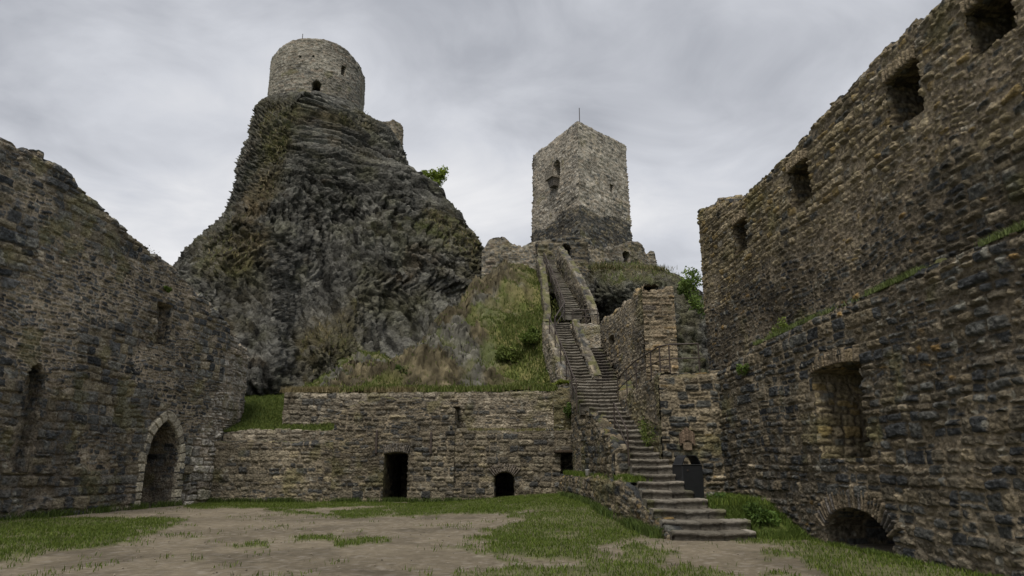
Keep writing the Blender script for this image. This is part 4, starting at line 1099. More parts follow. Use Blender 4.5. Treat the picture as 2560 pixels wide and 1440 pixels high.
def feats1(X, Z):
    f = ridge(X, Z, [(800, 262), (745, 310), (712, 410), (660, 510), (600, 585)], 4.5, 7.5, 3.2)
    # knob at lower left with its own crest
    kx, kz = fxz(655, 600)
    f = f + ridge(X, Z, [(660, 603), (640, 640), (600, 760), (590, 1000)], 8, 5.0, 4.6)
    f = f + ridge(X, Z, [(690, 615), (722, 700), (728, 1000)], 3.0, .9, 1.8)
    f = f + gb(X, Z, 980, 420, 60, 110, 1.2) + gb(X, Z, 1100, 600, 110, 50, 1.4, -.4) - gb(X, Z, 830, 560, 60, 120, 1.3)
    f = f - gb(X, Z, 950, 790, 70, 80, 2.2) - gb(X, Z, 1120, 715, 35, 30, 1.2) + gb(X, Z, 1140, 665, 60, 14, .7, -.3)
    f = f + gb(X, Z, 850, 860, 80, 90, 2.6) + gb(X, Z, 1170, 800, 110, 70, 2.0, .3)
    return f
def veg1(px, py, x, y, z, Nn):
    g = 0 * px
    V_ = lambda poly, soft=14, a=26: soft_poly(px, py, poly, soft, 3, a)
    v = .9 * V_([(650, 262), (770, 268), (740, 320), (705, 420), (660, 530), (560, 600), (540, 570), (600, 540), (640, 400)])
    v = np.maximum(v, .95 * V_([(470, 660), (520, 585), (640, 570), (700, 600), (640, 625), (600, 680), (520, 700)]))
    v = np.maximum(v, .8 * V_([(1040, 560), (1090, 530), (1190, 590), (1225, 680), (1180, 660), (1100, 620)]))
    v = np.maximum(v, .7 * V_([(880, 740), (960, 880), (1060, 860), (1240, 690), (1400, 680), (1400, 980), (730, 980), (740, 820), (860, 760)]))
    v = np.maximum(v, .8 * V_([(1060, 670), (1150, 655), (1220, 690), (1180, 700)]))
    v = np.maximum(v, .7 * V_([(760, 255), (910, 285), (960, 320), (900, 320), (800, 290)], 8, 10))
    n = fbm(x * .3, y * .3, z * .3, 5, 41)
    up = ss(.25, .65, Nn[..., 2])
    v = np.clip(v * (.95 + .7 * n) + .3 * ss(.15, .4, n), 0, 1)
    gr = np.clip(.35 + .9 * fbm(x * .25 + 7, y * .25, z * .25, 3, 44), 0, 1)
    gr = np.maximum(gr, soft_poly(px, py, [(1230, 690), (1400, 680), (1400, 980), (1150, 980), (1300, 830)], 10, 7, 20))
    oc = soft_poly(px, py, [(620, 480), (665, 450), (650, 530), (600, 570)], 14, 5, 22) * .8 + .25 * ss(.3, .45, fbm(x * .4, y * .4, z * .4, 4, 48))
    return v, gr, oc
crag1, V1, vg1, gr1 = crag("crag", "huge dark basalt crag carrying the round tower", tab1, YC1, front1, lambda Z: 66 + (ztop1 - Z) * .5, feats1, veg1, 151, 560, 380, 1.0)

# second crag, under the square tower
YC2 = 57.0
sil2 = [(960, 1330, 1850), (860, 1340, 1790), (800, 1345, 1765), (740, 1350, 1728), (700, 1352, 1700), (680, 1354, 1680), (664, 1360, 1652), (655, 1380, 1630)]
tab2 = sorted([(2.0, 0, 22)] + [(zs(py, YC2), P(a, py, YC2)[0], P(b, py, YC2)[0]) for py, a, b in sil2])
tab2 = [(a - .9 if a > 10 else a, b, c) for a, b, c in tab2]; zt2 = tab2[-1][0]
def front2(Z): return np.interp(Z, [2, 6, 10, 14, zt2 - 1, zt2 + 1], [41, 42.5, 44.5, 47.5, 53.0, 55.0])
def feats2(X, Z):
    def g2(px, py, Y, r, a):
        q = P(px, py, Y); return a * np.exp(-(((X - q[0]) ** 2 + (Z - q[2]) ** 2) / r ** 2))
    return g2(1515, 745, 46, 1.6, 3.0) + g2(1560, 700, 48, 1.8, 1.6) - g2(1500, 800, 45, 1.2, 1.4) + g2(1640, 760, 48, 3, 1.5)
def veg2(px, py, x, y, z, Nn):
    v = .9 * soft_poly(px, py, [(1460, 650), (1680, 655), (1700, 720), (1640, 710), (1560, 690), (1540, 740), (1500, 700), (1470, 700)], 8, 3, 14)
    v = np.maximum(v, .75 * soft_poly(px, py, [(1680, 690), (1745, 780), (1760, 960), (1700, 960), (1690, 760)], 8, 3, 20))
    v = np.maximum(v, .9 * (px < 1380))
    n = fbm(x * .5, y * .5, z * .5, 5, 41)
    v = np.clip(v * (.8 + .7 * n) + .3 * ss(.15, .4, n), 0, 1) * (1 - .9 * inpoly(px, py, [(1478, 715), (1545, 715), (1550, 800), (1490, 810)]))
    gr = np.clip(.7 + .9 * fbm(x * .35 + 7, y * .35, z * .35, 3, 44), 0, 1)
    return v, gr, .15 * ss(.3, .45, fbm(x * .4, y * .4, z * .4, 4, 48))
crag2, V2_, vg2, gr2 = crag("crag", "smaller mossy crag under the square tower", tab2, YC2, front2, lambda Z: 64 + (zt2 - Z) * .6, feats2, veg2, 161, 260, 200, .8, big=.55)

# =================================================================== grassy slope behind the upper terrace
xs = np.array([-22, -16, -12, -9, -6.5, -4.5, -2.5, -.5, 1.0, 2.6, 4.5]); ys = np.array([33.4, 35.2, 36.6, 38.2, 40, 43, 46, 49, 52, 56])
tz = np.array([
    [3.6, 4.4, 4.7, 5.0, 5.2, 5.2, 5.2, 5.2, 5.2, 5.2, 5.2],
    [4.0, 4.8, 5.3, 5.4, 5.4, 5.4, 5.4, 5.4, 5.5, 5.6, 5.7],
    [4.4, 5.0, 5.4, 5.6, 6.2, 7.0, 6.6, 6.0, 6.2, 6.5, 6.8],
    [4.8, 5.2, 5.6, 6.2, 7.0, 7.9, 7.5, 7.0, 7.3, 7.7, 8.2],
    [5.2, 5.4, 5.8, 6.6, 7.4, 8.9, 9.2, 8.9, 9.2, 9.7, 10.2],
    [6, 7, 8, 8, 7.0, 10.9, 11.8, 11.5, 11.5, 11.7, 12],
    [6, 7, 8, 7.6, 6.4, 10.0, 13.9, 14.3, 13.8, 13.6, 13.6],
    [6, 7, 8, 7.6, 6, 9.5, 14.4, 15.5, 15.3, 15.2, 15.2],
    [6, 7, 8, 7.6, 6, 9, 13, 16.4, 16.6, 16.0, 15.6],
    [6, 7, 8, 7.6, 6, 9, 13, 17.2, 17.4, 16.6, 16]], float)
def bil(X, Y):
    def cub(a, n): return a
    fx = np.interp(X, xs, np.arange(len(xs))); fy = np.interp(Y, ys, np.arange(len(ys)))
    ix = np.clip(np.floor(fx).astype(int), 0, len(xs) - 2); iy = np.clip(np.floor(fy).astype(int), 0, len(ys) - 2)
    tx = fx - ix; ty = fy - iy; tx = tx * .35 + .65 * tx * tx * (3 - 2 * tx); ty = ty * .6 + .4 * ty * ty * (3 - 2 * ty)
    return (tz[iy, ix] * (1 - tx) + tz[iy, ix + 1] * tx) * (1 - ty) + (tz[iy + 1, ix] * (1 - tx) + tz[iy + 1, ix + 1] * tx) * ty
X1 = np.arange(-11.0, 3.9, .1); Y1 = np.concatenate([np.arange(33.75, 44, .1), np.arange(44, 56, .16)])
Xg, Yg = np.meshgrid(X1, Y1, indexing='ij')
Zg = bil(Xg, Yg)
nzv = fbm(Xg * .35, Yg * .35, 0, 4, 211)
rough = ss(34.5, 37, Yg)
xr_lim = np.interp(Yg, [33, 36, 38, 50, 52], [2.6, 2.2, 2.0, 2.3, 3])
grs = ss(-1.5, .8, Xg - .3 + 1.6 * nzv - .12 * (Yg - 40)) 
Zg = Zg + rough * (.75 * nzv + (1 - grs) * .5 * (1 - 2 * np.abs(fbm(Xg * .7, Yg * .7, 3, 4, 213)))) + .06 * fbm(Xg * 2, Yg * 2, 0, 3, 212)
gl_ = np.clip(grs + ss(.1, .3, fbm(Xg * .45, Yg * .45, 9, 3, 216)) * .6 + ss(35.0, 34.4, Yg), 0, 1)
Ctex = ss(-.4, .4, fbm(Xg * 1.4, Yg * 1.4, 1, 4, 214))[..., None]
e_, r_, ox_, oz_ = stones(Xg + .5 * Yg, Zg * 1.3 + .3 * Xg, 217, .42, .26, .95, .5, 1.5, .25)
sh = (1 - gl_) * rough * (.5 * (ss(0, .5, e_) * r_[1] + .8 * oz_ * (r_[2] + .2) + .5 * ox_ * (r_[3] - .4)))
Zg = Zg + sh * .8; Ysh = Yg - sh * .8
brown = C_(.092, .078, .048) * (.6 + .6 * Ctex) * (.7 + .6 * r_[0])[..., None]; rockc = C_(.10, .097, .082) * (.7 + .6 * r_[0])[..., None]
rk = ss(-.05, .2, fbm(Xg * .5, Yg * .5, 5, 4, 215))[..., None]
grn = C_(.10, .125, .03) * (1 - Ctex) + C_(.16, .15, .06) * Ctex
C = (brown * (1 - rk) + rockc * rk)
fine = (1 + .75 * vn(Xg * 4.3, Yg * 4.3, Zg * 4, 218))[..., None]; C = C * fine
gl = np.clip(grs + ss(.1, .3, fbm(Xg * .45, Yg * .45, 9, 3, 216)) * .6 + ss(35.0, 34.4, Yg), 0, 1)[..., None]
C = C * (1 - gl) + grn * gl
kp = (Xg[:-1, :-1] < xr_lim[:-1, :-1])
mb = MB(); mb.grid(np.stack([Xg, Ysh, Zg], -1), C, kp)
slope = mb.build("hillside", M_GROUND); tag(slope, "grassy hillside below the crag", None, None, "structure")
SLX, SLY, SLZ, SLG = Xg, Yg, Zg, gl[..., 0]

# left terrace
X1 = np.arange(-16, -7.9, .12); Y1 = np.arange(BY + .6, 44, .12)
Xt, Yt = np.meshgrid(X1, Y1, indexing='ij')
zk = zpx(1077, BY + .55) - .05
Zt = zk + np.interp(Yt, [BY, BY + .8, 34.5, 38, 44], [0, 0, .6, 1.9, 3.6]) + .06 * fbm(Xt, Yt, 0, 3, 8) + ss(-11.5, -9, Xt) * .25 * ss(33, 35, Yt)
tx_ = ss(-.3, .3, fbm(Xt * .8, Yt * .8, 0, 4, 9))[..., None]
mb = MB(); mb.grid(np.stack([Xt, Yt, Zt], -1), C_(.075, .11, .025) * tx_ + C_(.15, .14, .06) * (1 - tx_))
tag(mb.build("terrace", M_GROUND), "small grassy terrace left of the upper wall", None, None, "structure")
# ledge over the right bay
mb = MB(); Xl, Yl = np.meshgrid(np.linspace(xc_, 3.9, 60), np.linspace(BY + .1, UY + .3, 14), indexing='ij')
mb.grid(np.stack([Xl, Yl, zpx(1076, BY) - .04 + .05 * fbm(Xl, Yl, 0, 3, 3)], -1), C_(.13, .12, .06)); mb.build("ledge", M_GROUND)["kind"] = "structure"
mb = MB(); Xl, Yl = np.meshgrid(np.linspace(xb, xc_ + .1, 60), np.linspace(BC + 1.2, UY + .3, 14), indexing='ij')
mb.grid(np.stack([Xl, Yl, zpx(1003, BC) - .15 + .05 * fbm(Xl, Yl, 0, 3, 3)], -1), C_(.15, .125, .10)); mb.build("ledge", M_GROUND)["kind"] = "structure"

# =================================================================== courtyard ground
def dense(a, b, d, lo, hi):
    c = list(np.arange(a, b, d)); s = d; x = a
    L = []
    while x > lo: s *= 1.35; x -= s; L.append(x)
    s = d; x = b; Rr = []
    while x < hi: s *= 1.35; x += s; Rr.append(x)
    return np.array(L[::-1] + c + Rr)
X1 = dense(-16, 8.2, .055, -2500, 2500); Y1 = dense(9.5, 32.0, .055, -2500, 2500)
Xg, Yg = np.meshgrid(X1, Y1, indexing='ij')
near = (np.abs(Xg + 4) < 20) & (Yg > 5) & (Yg < 40)
wx = G
def gbump(x, y): return .36 * ss(17, 25, y) * ss(-3.5, 2.0, x) * ss(36, 33, y)
def gpoly(*pts): return [tuple(G(a, b)[:2]) for a, b in pts]
ZON = [gpoly((-700, 1300), (0, 1300), (470, 1296), (440, 1315), (380, 1345), (200, 1372), (0, 1412), (-700, 1470)),
       gpoly((470, 1250), (1420, 1245), (1420, 1262), (1000, 1265), (830, 1271), (760, 1276), (470, 1276)),
       gpoly((900, 1262), (1480, 1245), (1560, 1290), (1660, 1335), (1560, 1362), (1500, 1385), (1350, 1392), (1240, 1390), (1150, 1370), (1240, 1320), (1290, 1298), (1000, 1290)),
       gpoly((1150, 1432), (1260, 1402), (1480, 1395), (1560, 1360), (1640, 1352), (1760, 1392), (1700, 1425), (1850, 1424), (1990, 1440), (1990, 1500), (1150, 1500)),
       gpoly((1840, 1345), (1890, 1310), (2070, 1365), (2300, 1400), (2600, 1400), (3200, 1500), (3200, 1700), (1990, 1500), (2010, 1440), (1940, 1378)),
       gpoly((700, 1349), (800, 1340), (880, 1346), (860, 1356), (760, 1354)), gpoly((830, 1362), (930, 1340), (980, 1352), (900, 1371)),
       gpoly((820, 1280), (960, 1272), (1010, 1284), (900, 1298)), gpoly((560, 1366), (640, 1362), (660, 1372), (580, 1374)), gpoly((630, 1270), (760, 1278), (850, 1292), (700, 1286))]
def grass_mask(x, y):
    wxn = .55 * fbm(x * .55, y * .55, 0, 4, 301); wyn = .8 * fbm(x * .55 + 9, y * .55, 4, 4, 302)
    m = 0 * x
    for i, pl_ in enumerate(ZON):
        a = .45 if i < 5 else .25
        k = 0
        for q in range(4):
            k = k + inpoly(x + wxn * (1 if i < 5 else .5) + a * math.cos(q * 1.57 + .4), y + wyn * (1 if i < 5 else .5) + a * 1.3 * math.sin(q * 1.57 + .4), pl_)
        m = np.maximum(m, k / 4.)
    f = fbm(x * 1.7, y * 1.1, 0, 5, 303)
    f2 = fbm(x * 4.5, y * 3, 2, 3, 304)
    m = ss(.38, .76, m * .74 + .55 * f + .28 * f2 + .12)
    return m
gm = np.zeros_like(Xg); gm[near] = grass_mask(Xg[near], Yg[near]); gm[~near] = .85
Zg = np.zeros_like(Xg)
Zg[near] = .05 * fbm(Xg[near] * .25, Yg[near] * .25, 0, 3, 305) + .012 * fbm(Xg[near] * 2.2, Yg[near] * 2.2, 0, 4, 306) + .03 * gm[near]
Zg = Zg + .35 * ss(8.3, 5.6, np.abs(Xg - 9.5)) * ss(16, 10, Yg) * near * .0 + gbump(Xg, Yg) * near
dn = np.where(near, fbm(Xg * .3, Yg * .5, 0, 4, 307), 0); d2 = np.where(near, fbm(Xg * 6, Yg * 6, 0, 3, 308), 0)
dirt = C_(.185, .158, .116) * (1 + .28 * dn + .25 * d2)[..., None]
peb = ss(.4, .6, np.where(near, vn(Xg * 11, Yg * 11, 0, 310), 0))[..., None] * .5
dirt = dirt * (1 - peb) + C_(.3, .27, .23) * peb
st_ = ss(.05, .4, np.where(near, fbm(Xg * .8 + 3, Yg * .8, 0, 5, 311), 0))[..., None]; dirt = dirt * (1 - .28 * st_)
gc = C_(.105, .115, .045) * (1 + .5 * d2)[..., None]
g_ = gm[..., None]; C = dirt * (1 - .75 * g_) + gc * .75 * g_
far_ = (~near)[..., None]; C = np.where(far_, C_(.07, .09, .035), C)
mb = MB(); mb.grid(np.stack([Xg, Yg, Zg], -1), C)
tag(mb.build("ground", M_GROUND), "trodden earth courtyard with grass patches", None, None, "structure")
def gz(x, y):
    return .05 * fbm(x * .25, y * .25, 0, 3, 305) + .012 * fbm(x * 2.2, y * 2.2, 0, 4, 306) + .03 + .35 * ss(8.3, 5.6, np.abs(x - 9.5)) * ss(16, 10, y) * .0 + gbump(x, y)

# =================================================================== vegetation
rng = np.random.default_rng(5)
def blades(name, pts, hmin, hmax, wd, colA, colB, lean=.5, label=None, dry=0.0, parent=None, thing=None):
    n = len(pts); pts = np.asarray(pts, float)
    a = rng.uniform(0, 2 * math.pi, n); h = rng.uniform(hmin, hmax, n); w_ = wd * rng.uniform(.6, 1.4, n)
    la = rng.uniform(0, 2 * math.pi, n); ll = rng.uniform(.1, lean, n) * h
    sx, sy = np.cos(a) * w_ / 2, np.sin(a) * w_ / 2
    v0 = pts + np.stack([-sx, -sy, -.01 + 0 * h], -1); v1 = pts + np.stack([sx, sy, -.01 + 0 * h], -1)
    mid = pts + np.stack([np.cos(la) * ll * .35, np.sin(la) * ll * .35, h * .6], -1)
    m0 = mid + np.stack([-sx, -sy, 0 * h], -1) * .7; m1 = mid + np.stack([sx, sy, 0 * h], -1) * .7
    tp_ = pts + np.stack([np.cos(la) * ll, np.sin(la) * ll, h], -1)
    V = np.stack([v0, v1, m0, m1, tp_], 1).reshape(-1, 3)
    t = rng.random(n)[:, None]; c = np.array(colA) * (1 - t) + np.array(colB) * t
    if dry: d_ = (rng.random(n) < dry)[:, None]; c = np.where(d_, C_(.26, .215, .12), c)
    c = c * rng.uniform(.75, 1.25, (n, 1))
    C5 = np.repeat(c[:, None], 5, 1); C5 = C5.reshape(-1, 3)
    mb = MB(); k = mb.verts(V, C5); b = k + np.arange(n)[:, None] * 5
    mb.q.append(b + np.array([[0, 1, 3, 2]])); mb.t.append(b + np.array([[2, 3, 4]]))
    o = mb.build(name, M_LEAF, parent)
    if thing: tag(o, label, thing)
    elif parent is None: tag(o, label, None, None, "stuff")
    return o
GA, GB = (.058, .10, .013), (.135, .175, .03)
# courtyard grass
N_ = 520000
x = rng.uniform(-16, 8.2, N_); y = 9.5 + (31.5 - 9.5) * rng.random(N_) ** 1.05
m = grass_mask(x, y); dens = .55 + .6 * (fbm(x * .9, y * .9, 3, 3, 350))
k = rng.random(N_) < np.maximum(m ** 1.3 * np.clip(dens, .12, 1) * .95, .10 * ss(.22, .5, fbm(x * 1.3, y * 1.3, 7, 4, 351)))
rwx = 7.8 - .074 * y
lwx = np.interp(y, [8, 21.3, 29.5, 32], [-17.2, -15.1, -13.85, -13.4])
k &= (x < rwx - .02) & (x > lwx) & ~((x > 3.4) & (y > 15.9) & (x < 5.0)) & ~((x > np.interp(y, [16.1, 18, 20.5, 24, 31.3], [3.45, 3.2, 2.88, 2.7, 2.1])) & (y > 16.0)) & (y < BY - .05)
x, y = x[k], y[k]
blades("grass", np.stack([x, y, gz(x, y)], -1), .02, .085, .014, GA, GB, 1.0, "short courtyard grass growing in patches")
# loose stones on the bare earth
n_ = 2600
gx = rng.uniform(-15.5, 6.2, n_); gy = 9.6 + 21 * rng.random(n_) ** 1.3; k_ = (grass_mask(gx, gy) < .3) & (gx < 7.6 - .074 * gy) & (gx > -16 + .1 * gy) & ~((gx > 2.6) & (gy > 15.5))
gx, gy = gx[k_], gy[k_]; n_ = len(gx); gs = .006 + .022 * rng.random(n_) ** 5
oc_ = np.array([[1, 0, 0], [-1, 0, 0], [0, 1, 0], [0, -1, 0], [0, 0, .7], [0, 0, -.7]], float)
Vp = oc_[None] * (gs[:, None, None]) * rng.uniform(.6, 1.4, (n_, 6, 3)); a_ = rng.uniform(0, 6.28, n_)
Vr = np.stack([Vp[..., 0] * np.cos(a_)[:, None] - Vp[..., 1] * np.sin(a_)[:, None], Vp[..., 0] * np.sin(a_)[:, None] + Vp[..., 1] * np.cos(a_)[:, None], Vp[..., 2]], -1) + np.stack([gx, gy, gz(gx, gy) - .025 + gs * .3], -1)[:, None]
mb = MB(); cg = C_(.27, .235, .185) * rng.uniform(.45, 1.35, (n_, 1)); k0 = mb.verts(Vr.reshape(-1, 3), np.repeat(cg[:, None], 6, 1).reshape(-1, 3))
fc = np.array([[4, 0, 2], [4, 2, 1], [4, 1, 3], [4, 3, 0], [5, 2, 0], [5, 1, 2], [5, 3, 1], [5, 0, 3]])
mb.t.append((k0 + np.arange(n_)[:, None, None] * 6 + fc[None]).reshape(-1, 3)); tag(mb.build("gravel", M_STEP, smooth=False), "loose little stones scattered on the bare earth", None, None, "stuff")
# taller fringe along wall feet
def fringe(pts, n, spread, **kw):
    pts = np.array(pts, float); seg = np.linalg.norm(pts[1:] - pts[:-1], axis=1); cu = np.concatenate([[0], np.cumsum(seg)])
    s_ = rng.uniform(0, cu[-1], n)
    cl = fbm(s_ * 1.1, 0, 0, 3, int(n) % 97) 
    s_ = s_[rng.random(n) < np.clip(.5 + 1.2 * cl, .05, 1)]
    q = np.stack([np.interp(s_, cu, pts[:, i]) for i in range(3)], -1)
    q[:, 0] += rng.normal(0, spread, len(q)); q[:, 1] += rng.normal(0, spread, len(q)); return q
q = np.concatenate([fringe([(-13.6, BY - .15, .03), (xb, BY - .15, .03), (xb, BC - .15, .03), (2.2, BY - .2, .03)], 9000, .07),
                    fringe([(3.3, 16.3, .03), (3.1, 18, .08), (2.75, 20.5, .2), (2.55, 24, .35), (2.0, 31, .36)], 7000, .08),
                    fringe([(-15.8, 17, .03), (-14.95, 21.6, .03), (-13.75, 29.6, .03)], 6000, .10)])
qr = fringe([(*rw(9), .0), (*rw(20), .0)], 8000, .05) - [.12, 0, 0]
blades("grass", qr, .04, .13, .018, (.05, .085, .015), (.12, .16, .03), .9, "short grass fringe along the foot of the right wall")
blades("grass", q, .10, .28, .022, (.05, .08, .02), (.10, .14, .03), .9, "taller weedy grass along the feet of the walls")
# hill grass
def surf_pts(X, Y, Z, wgt, n):
    n0, n1 = X.shape; i = rng.uniform(0, n0 - 1.01, n); j = rng.uniform(0, n1 - 1.01, n)
    i0, j0 = i.astype(int), j.astype(int); k = rng.random(n) < wgt[i0, j0]
    i, j, i0, j0 = i[k], j[k], i0[k], j0[k]; a = (i - i0)[:, None]; b = (j - j0)[:, None]
    V = np.stack([X, Y, Z], -1)
    return (V[i0, j0] * (1 - a) + V[i0 + 1, j0] * a) * (1 - b) + (V[i0, j0 + 1] * (1 - a) + V[i0 + 1, j0 + 1] * a) * b
wg = SLG * (SLX < np.interp(SLY, [33, 36, 38, 50, 52], [2.6, 2.2, 2.0, 2.3, 3])) * (.5 + .5 * ss(-.3, .2, nzv))
q = surf_pts(SLX, SLY, SLZ, np.clip(wg, .12, 1), 120000)
blades("grass", q, .08, .27, .05, (.065, .10, .018), (.14, .155, .04), .9, "grass on the hillside left of the long flight", dry=.04)
q = surf_pts(Xt, Yt, Zt, np.clip(ss(43, 40, Yt), 0, 1), 90000)
blades("grass", q, .05, .2, .035, (.06, .10, .02), (.16, .19, .045), 1.0, "bright grass on the left terrace")
q = np.concatenate([fringe([(bpx(711, 980, UY), UY + .3, zpx(980, UY) + .0), (bpx(1050, 980, UY), UY + .3, zpx(980, UY))], 7000, .16)])
blades("grass", q, .12, .36, .03, (.16, .14, .06), (.25, .2, .11), .9, "dry tufts on the edge of the upper terrace", dry=.4)
q = fringe([(bpx(1040, 980, UY), UY + .3, zpx(980, UY)), (bpx(1400, 978, UY), UY + .35, zpx(977, UY))], 9000, .18)
blades("grass", q, .10, .3, .03, (.08, .12, .02), (.14, .16, .04), .9, "green grass edging the upper terrace", dry=.1)
# vegetation on the crags
def crag_pts(V, veg, n, lo=.45):
    return surf_pts(V[..., 0], V[..., 1], V[..., 2], ss(lo, .9, veg) * (V[..., 1] < 62), n)
q = crag_pts(V1, vg1 * .8 + .2 * gr1, 60000)
blades("grass", q, .12, .40, .07, (.09, .105, .035), (.16, .14, .06), 1.0, "grass and moss tufts on the big crag", dry=.25)
q = crag_pts(V2_, vg2, 16000)
blades("grass", q, .12, .36, .06, (.07, .10, .025), (.13, .15, .045), 1.0, "grass tufts on the crag under the square tower", dry=.2)
q = np.concatenate([fringe([(3.4, 19.1, 1.18), (3.25, 20.6, 1.2)], 3500, .14), fringe([(2.95, 20.2, 1.2), (2.7, 24, 1.2), (2.35, 30.5, 1.25)], 5000, .16)])
q = q[q[:, 0] > plx(q[:, 1]) + .05]
blades("grass", q, .06, .22, .02, GA, GB, .9, "grass on the planting bed beside the bottom steps")
q = np.concatenate([fringe([(rw(7.8)[0] + .05, 7.8, LEDGE + .03), (rw(9.8)[0] + .05, 9.8, LEDGE + .03)], 3500, .04), fringe([(rw(11.2)[0] + .05, 11.2, LEDGE + .03), (rw(18)[0] + .05, 18, 4.72)], 8000, .04)])
blades("grass", q, .04, .14, .014, (.09, .13, .03), (.17, .2, .08), .9, "weeds along the ledge of the right wall")
q = np.stack([rng.uniform(4.9, 6.6, 9000), rng.uniform(15.9, 18.3, 9000), np.zeros(9000)], -1); q[:, 2] = np.interp(q[:, 1], [15.9, 17.9, 22], [-.08, .60, .68]); q = q[(fbm(q[:, 0] * 1.5, q[:, 1] * 1.5, 0, 3, 5) > -.15) & (q[:, 0] > 4.75 + .6 * (17.5 - q[:, 1]))]
blades("grass", q, .05, .25, .022, GA, (.12, .16, .035), 1.0, "rough grass and weeds right of the bottom steps")
q = fringe([(5.2, 17.6, .68), (6.2, 18.5, .68), (6.2, 20.4, .7)], 3500, .28); q = q[q[:, 0] < 6.4]
blades("grass", q, .06, .22, .018, GA, GB, .9, "grass round the bin's platform")
q = fringe([(xc_ + .2, BY + .4, zpx(1076, BY)), (2.2, BY + .4, zpx(1076, BY))], 3000, .2)
blades("grass", q, .05, .16, .025, (.12, .13, .04), (.2, .18, .08), .9, "thin grass on the ledge over the low arched opening", dry=.3)
q = np.concatenate([fringe([(P(1480, 690, 50)[0], 50.5, zs(668, 50.5)), (P(1680, 690, 54)[0], 54, zs(680, 54))], 2500, .4)])
blades("grass", q, .2, .5, .06, (.08, .10, .03), (.15, .14, .06), .9, "shaggy grass at the foot of the broken wall by the square tower", dry=.3)

def leafy(name, label, cat, c, r, n, ls, colA=(.07, .12, .02), colB=(.14, .2, .04), stems=6, squash=(1, 1, 1), trunk=None, group=None, clumps=7, face=None):
    """plant or small tree: stems plus many leaf quads gathered in uneven clumps"""
    c = np.array(c, float); sq = np.array(squash, float)
    root = empty(name, tuple(c - [0, 0, trunk or 0]), label, cat, group)
    cc = rng.normal(0, 1, (clumps, 3)); cc /= np.linalg.norm(cc, axis=1)[:, None]; cc *= r * rng.uniform(.25, .85, (clumps, 1)); cr_ = r * rng.uniform(.22, .5, clumps)
    if trunk is None: cc[:, 2] = np.abs(cc[:, 2])
    i = rng.integers(0, clumps, n); d_ = rng.normal(0, 1, (n, 3)); d_ /= np.linalg.norm(d_, axis=1)[:, None]
    p_ = c + (cc[i] + d_ * (cr_[i] * rng.random(n) ** .45)[:, None]) * sq
    a = rng.normal(0, 1, (n, 3)); a /= np.linalg.norm(a, axis=1)[:, None]; b = np.cross(a, rng.normal(0, 1, (n, 3))); b /= np.linalg.norm(b, axis=1)[:, None] + 1e-9
    s_ = ls * rng.uniform(.6, 1.4, (n, 1))
    V = np.stack([p_ - a * s_, p_ - b * s_ * .45, p_ + a * s_, p_ + b * s_ * .45], 1).reshape(-1, 3)
    t = rng.random((n, 1)); C = np.array(colA) * (1 - t) + np.array(colB) * t; C = C * (.7 + .6 * hsh(i.astype(float), i * 0., i * 0., 5))[:, None]
    mb = MB(); k = mb.verts(V, np.repeat(C[:, None], 4, 1).reshape(-1, 3)); mb.q.append(k + np.arange(n * 4).reshape(n, 4))
    mb.build("crown" if trunk else "leaves", M_LEAF, root)
    mb = MB(); base = c - [0, 0, trunk or .02]
    for q_ in range(min(clumps, stems)):
        tgt = c + cc[q_] * sq; mid = (base + tgt) / 2 + rng.normal(0, r * .06, 3)
        w0 = .05 * r if trunk else .025 * r
        tube(mb, [base, mid, tgt], [w0, w0 * .6, w0 * .25], 5, (.07, .055, .035))
    mb.build("trunk" if trunk else "stem", M_BARK, root)
    return root
leafy("small_tree", "small bright green tree on the right shoulder of the big crag", "tree", P(1088, 452, 59.5), 1.5, 2400, .12, colA=(.13, .19, .02), colB=(.24, .3, .05), trunk=1.5, clumps=18)
leafy("small_tree", "little dark tree on the skyline at the left foot of the crag", "tree", P(497, 598, 57), .7, 420, .11, colA=(.05, .08, .03), colB=(.1, .13, .05), trunk=.9, clumps=7)
leafy("bush", "leafy bush seen between the smaller crag and the right wall", "bush", P(1722, 738, 46), 1.9, 2300, .12, colA=(.06, .10, .02), colB=(.13, .18, .04), trunk=1.2, clumps=10, squash=(.8, 1, 1.1))
leafy("bush", "round dark green bush on the lower hillside left of the flight", "bush", P(1270, 895, 38.4) + [0, 0, -.2], 1.1, 1500, .09, colA=(.07, .10, .02), colB=(.13, .16, .035), clumps=9)
leafy("bush", "dark weedy bush at the foot of the slope in the middle of the upper terrace", "bush", P(1000, 945, 36.2), .8, 1000, .08, colA=(.04, .07, .015), colB=(.08, .12, .025), clumps=8)
leafy("bush", "low green bush on the terrace right of the dark weedy one", "bush", P(1090, 930, 36.6), .7, 800, .08, colA=(.05, .08, .02), colB=(.1, .13, .03), clumps=8)
leafy("bush", "bright shrub on the hillside edge next to the long flight", "bush", P(1335, 850, 38.6), .8, 1000, .09, colA=(.07, .11, .02), colB=(.14, .18, .04), clumps=8)
leafy("wall_plant", "clump of leafy weeds hanging on the right wall below the ledge's end", "plant", np.append(np.array(rw(18.6)) - [.12, 0], P(1852, 930, 18.6)[2]), .30, 420, .035, clumps=7, squash=(.5, 1, 1.3))
leafy("wall_plant", "thin yellow-green weeds sprouting from the right wall's ledge", "plant", np.append(np.array(rw(16.6)) + [.05, 0], 4.8), .42, 330, .035, colA=(.11, .16, .03), colB=(.2, .24, .06), clumps=9, squash=(.4, 1.6, .8))
leafy("weed_clump", "leafy nettles at the foot of the right wall beside the bottom steps", "plant", (5.9, 17.1, .3), .62, 1700, .05, colA=(.04, .08, .015), colB=(.10, .16, .03), clumps=12, squash=(.7, 1.5, .9))
leafy("weed_clump", "low weeds on the platform right of the bin", "plant", (5.7, 19.4, .66), .4, 700, .045, colA=(.04, .08, .015), colB=(.09, .14, .03), clumps=9, squash=(1, 1.5, .7))
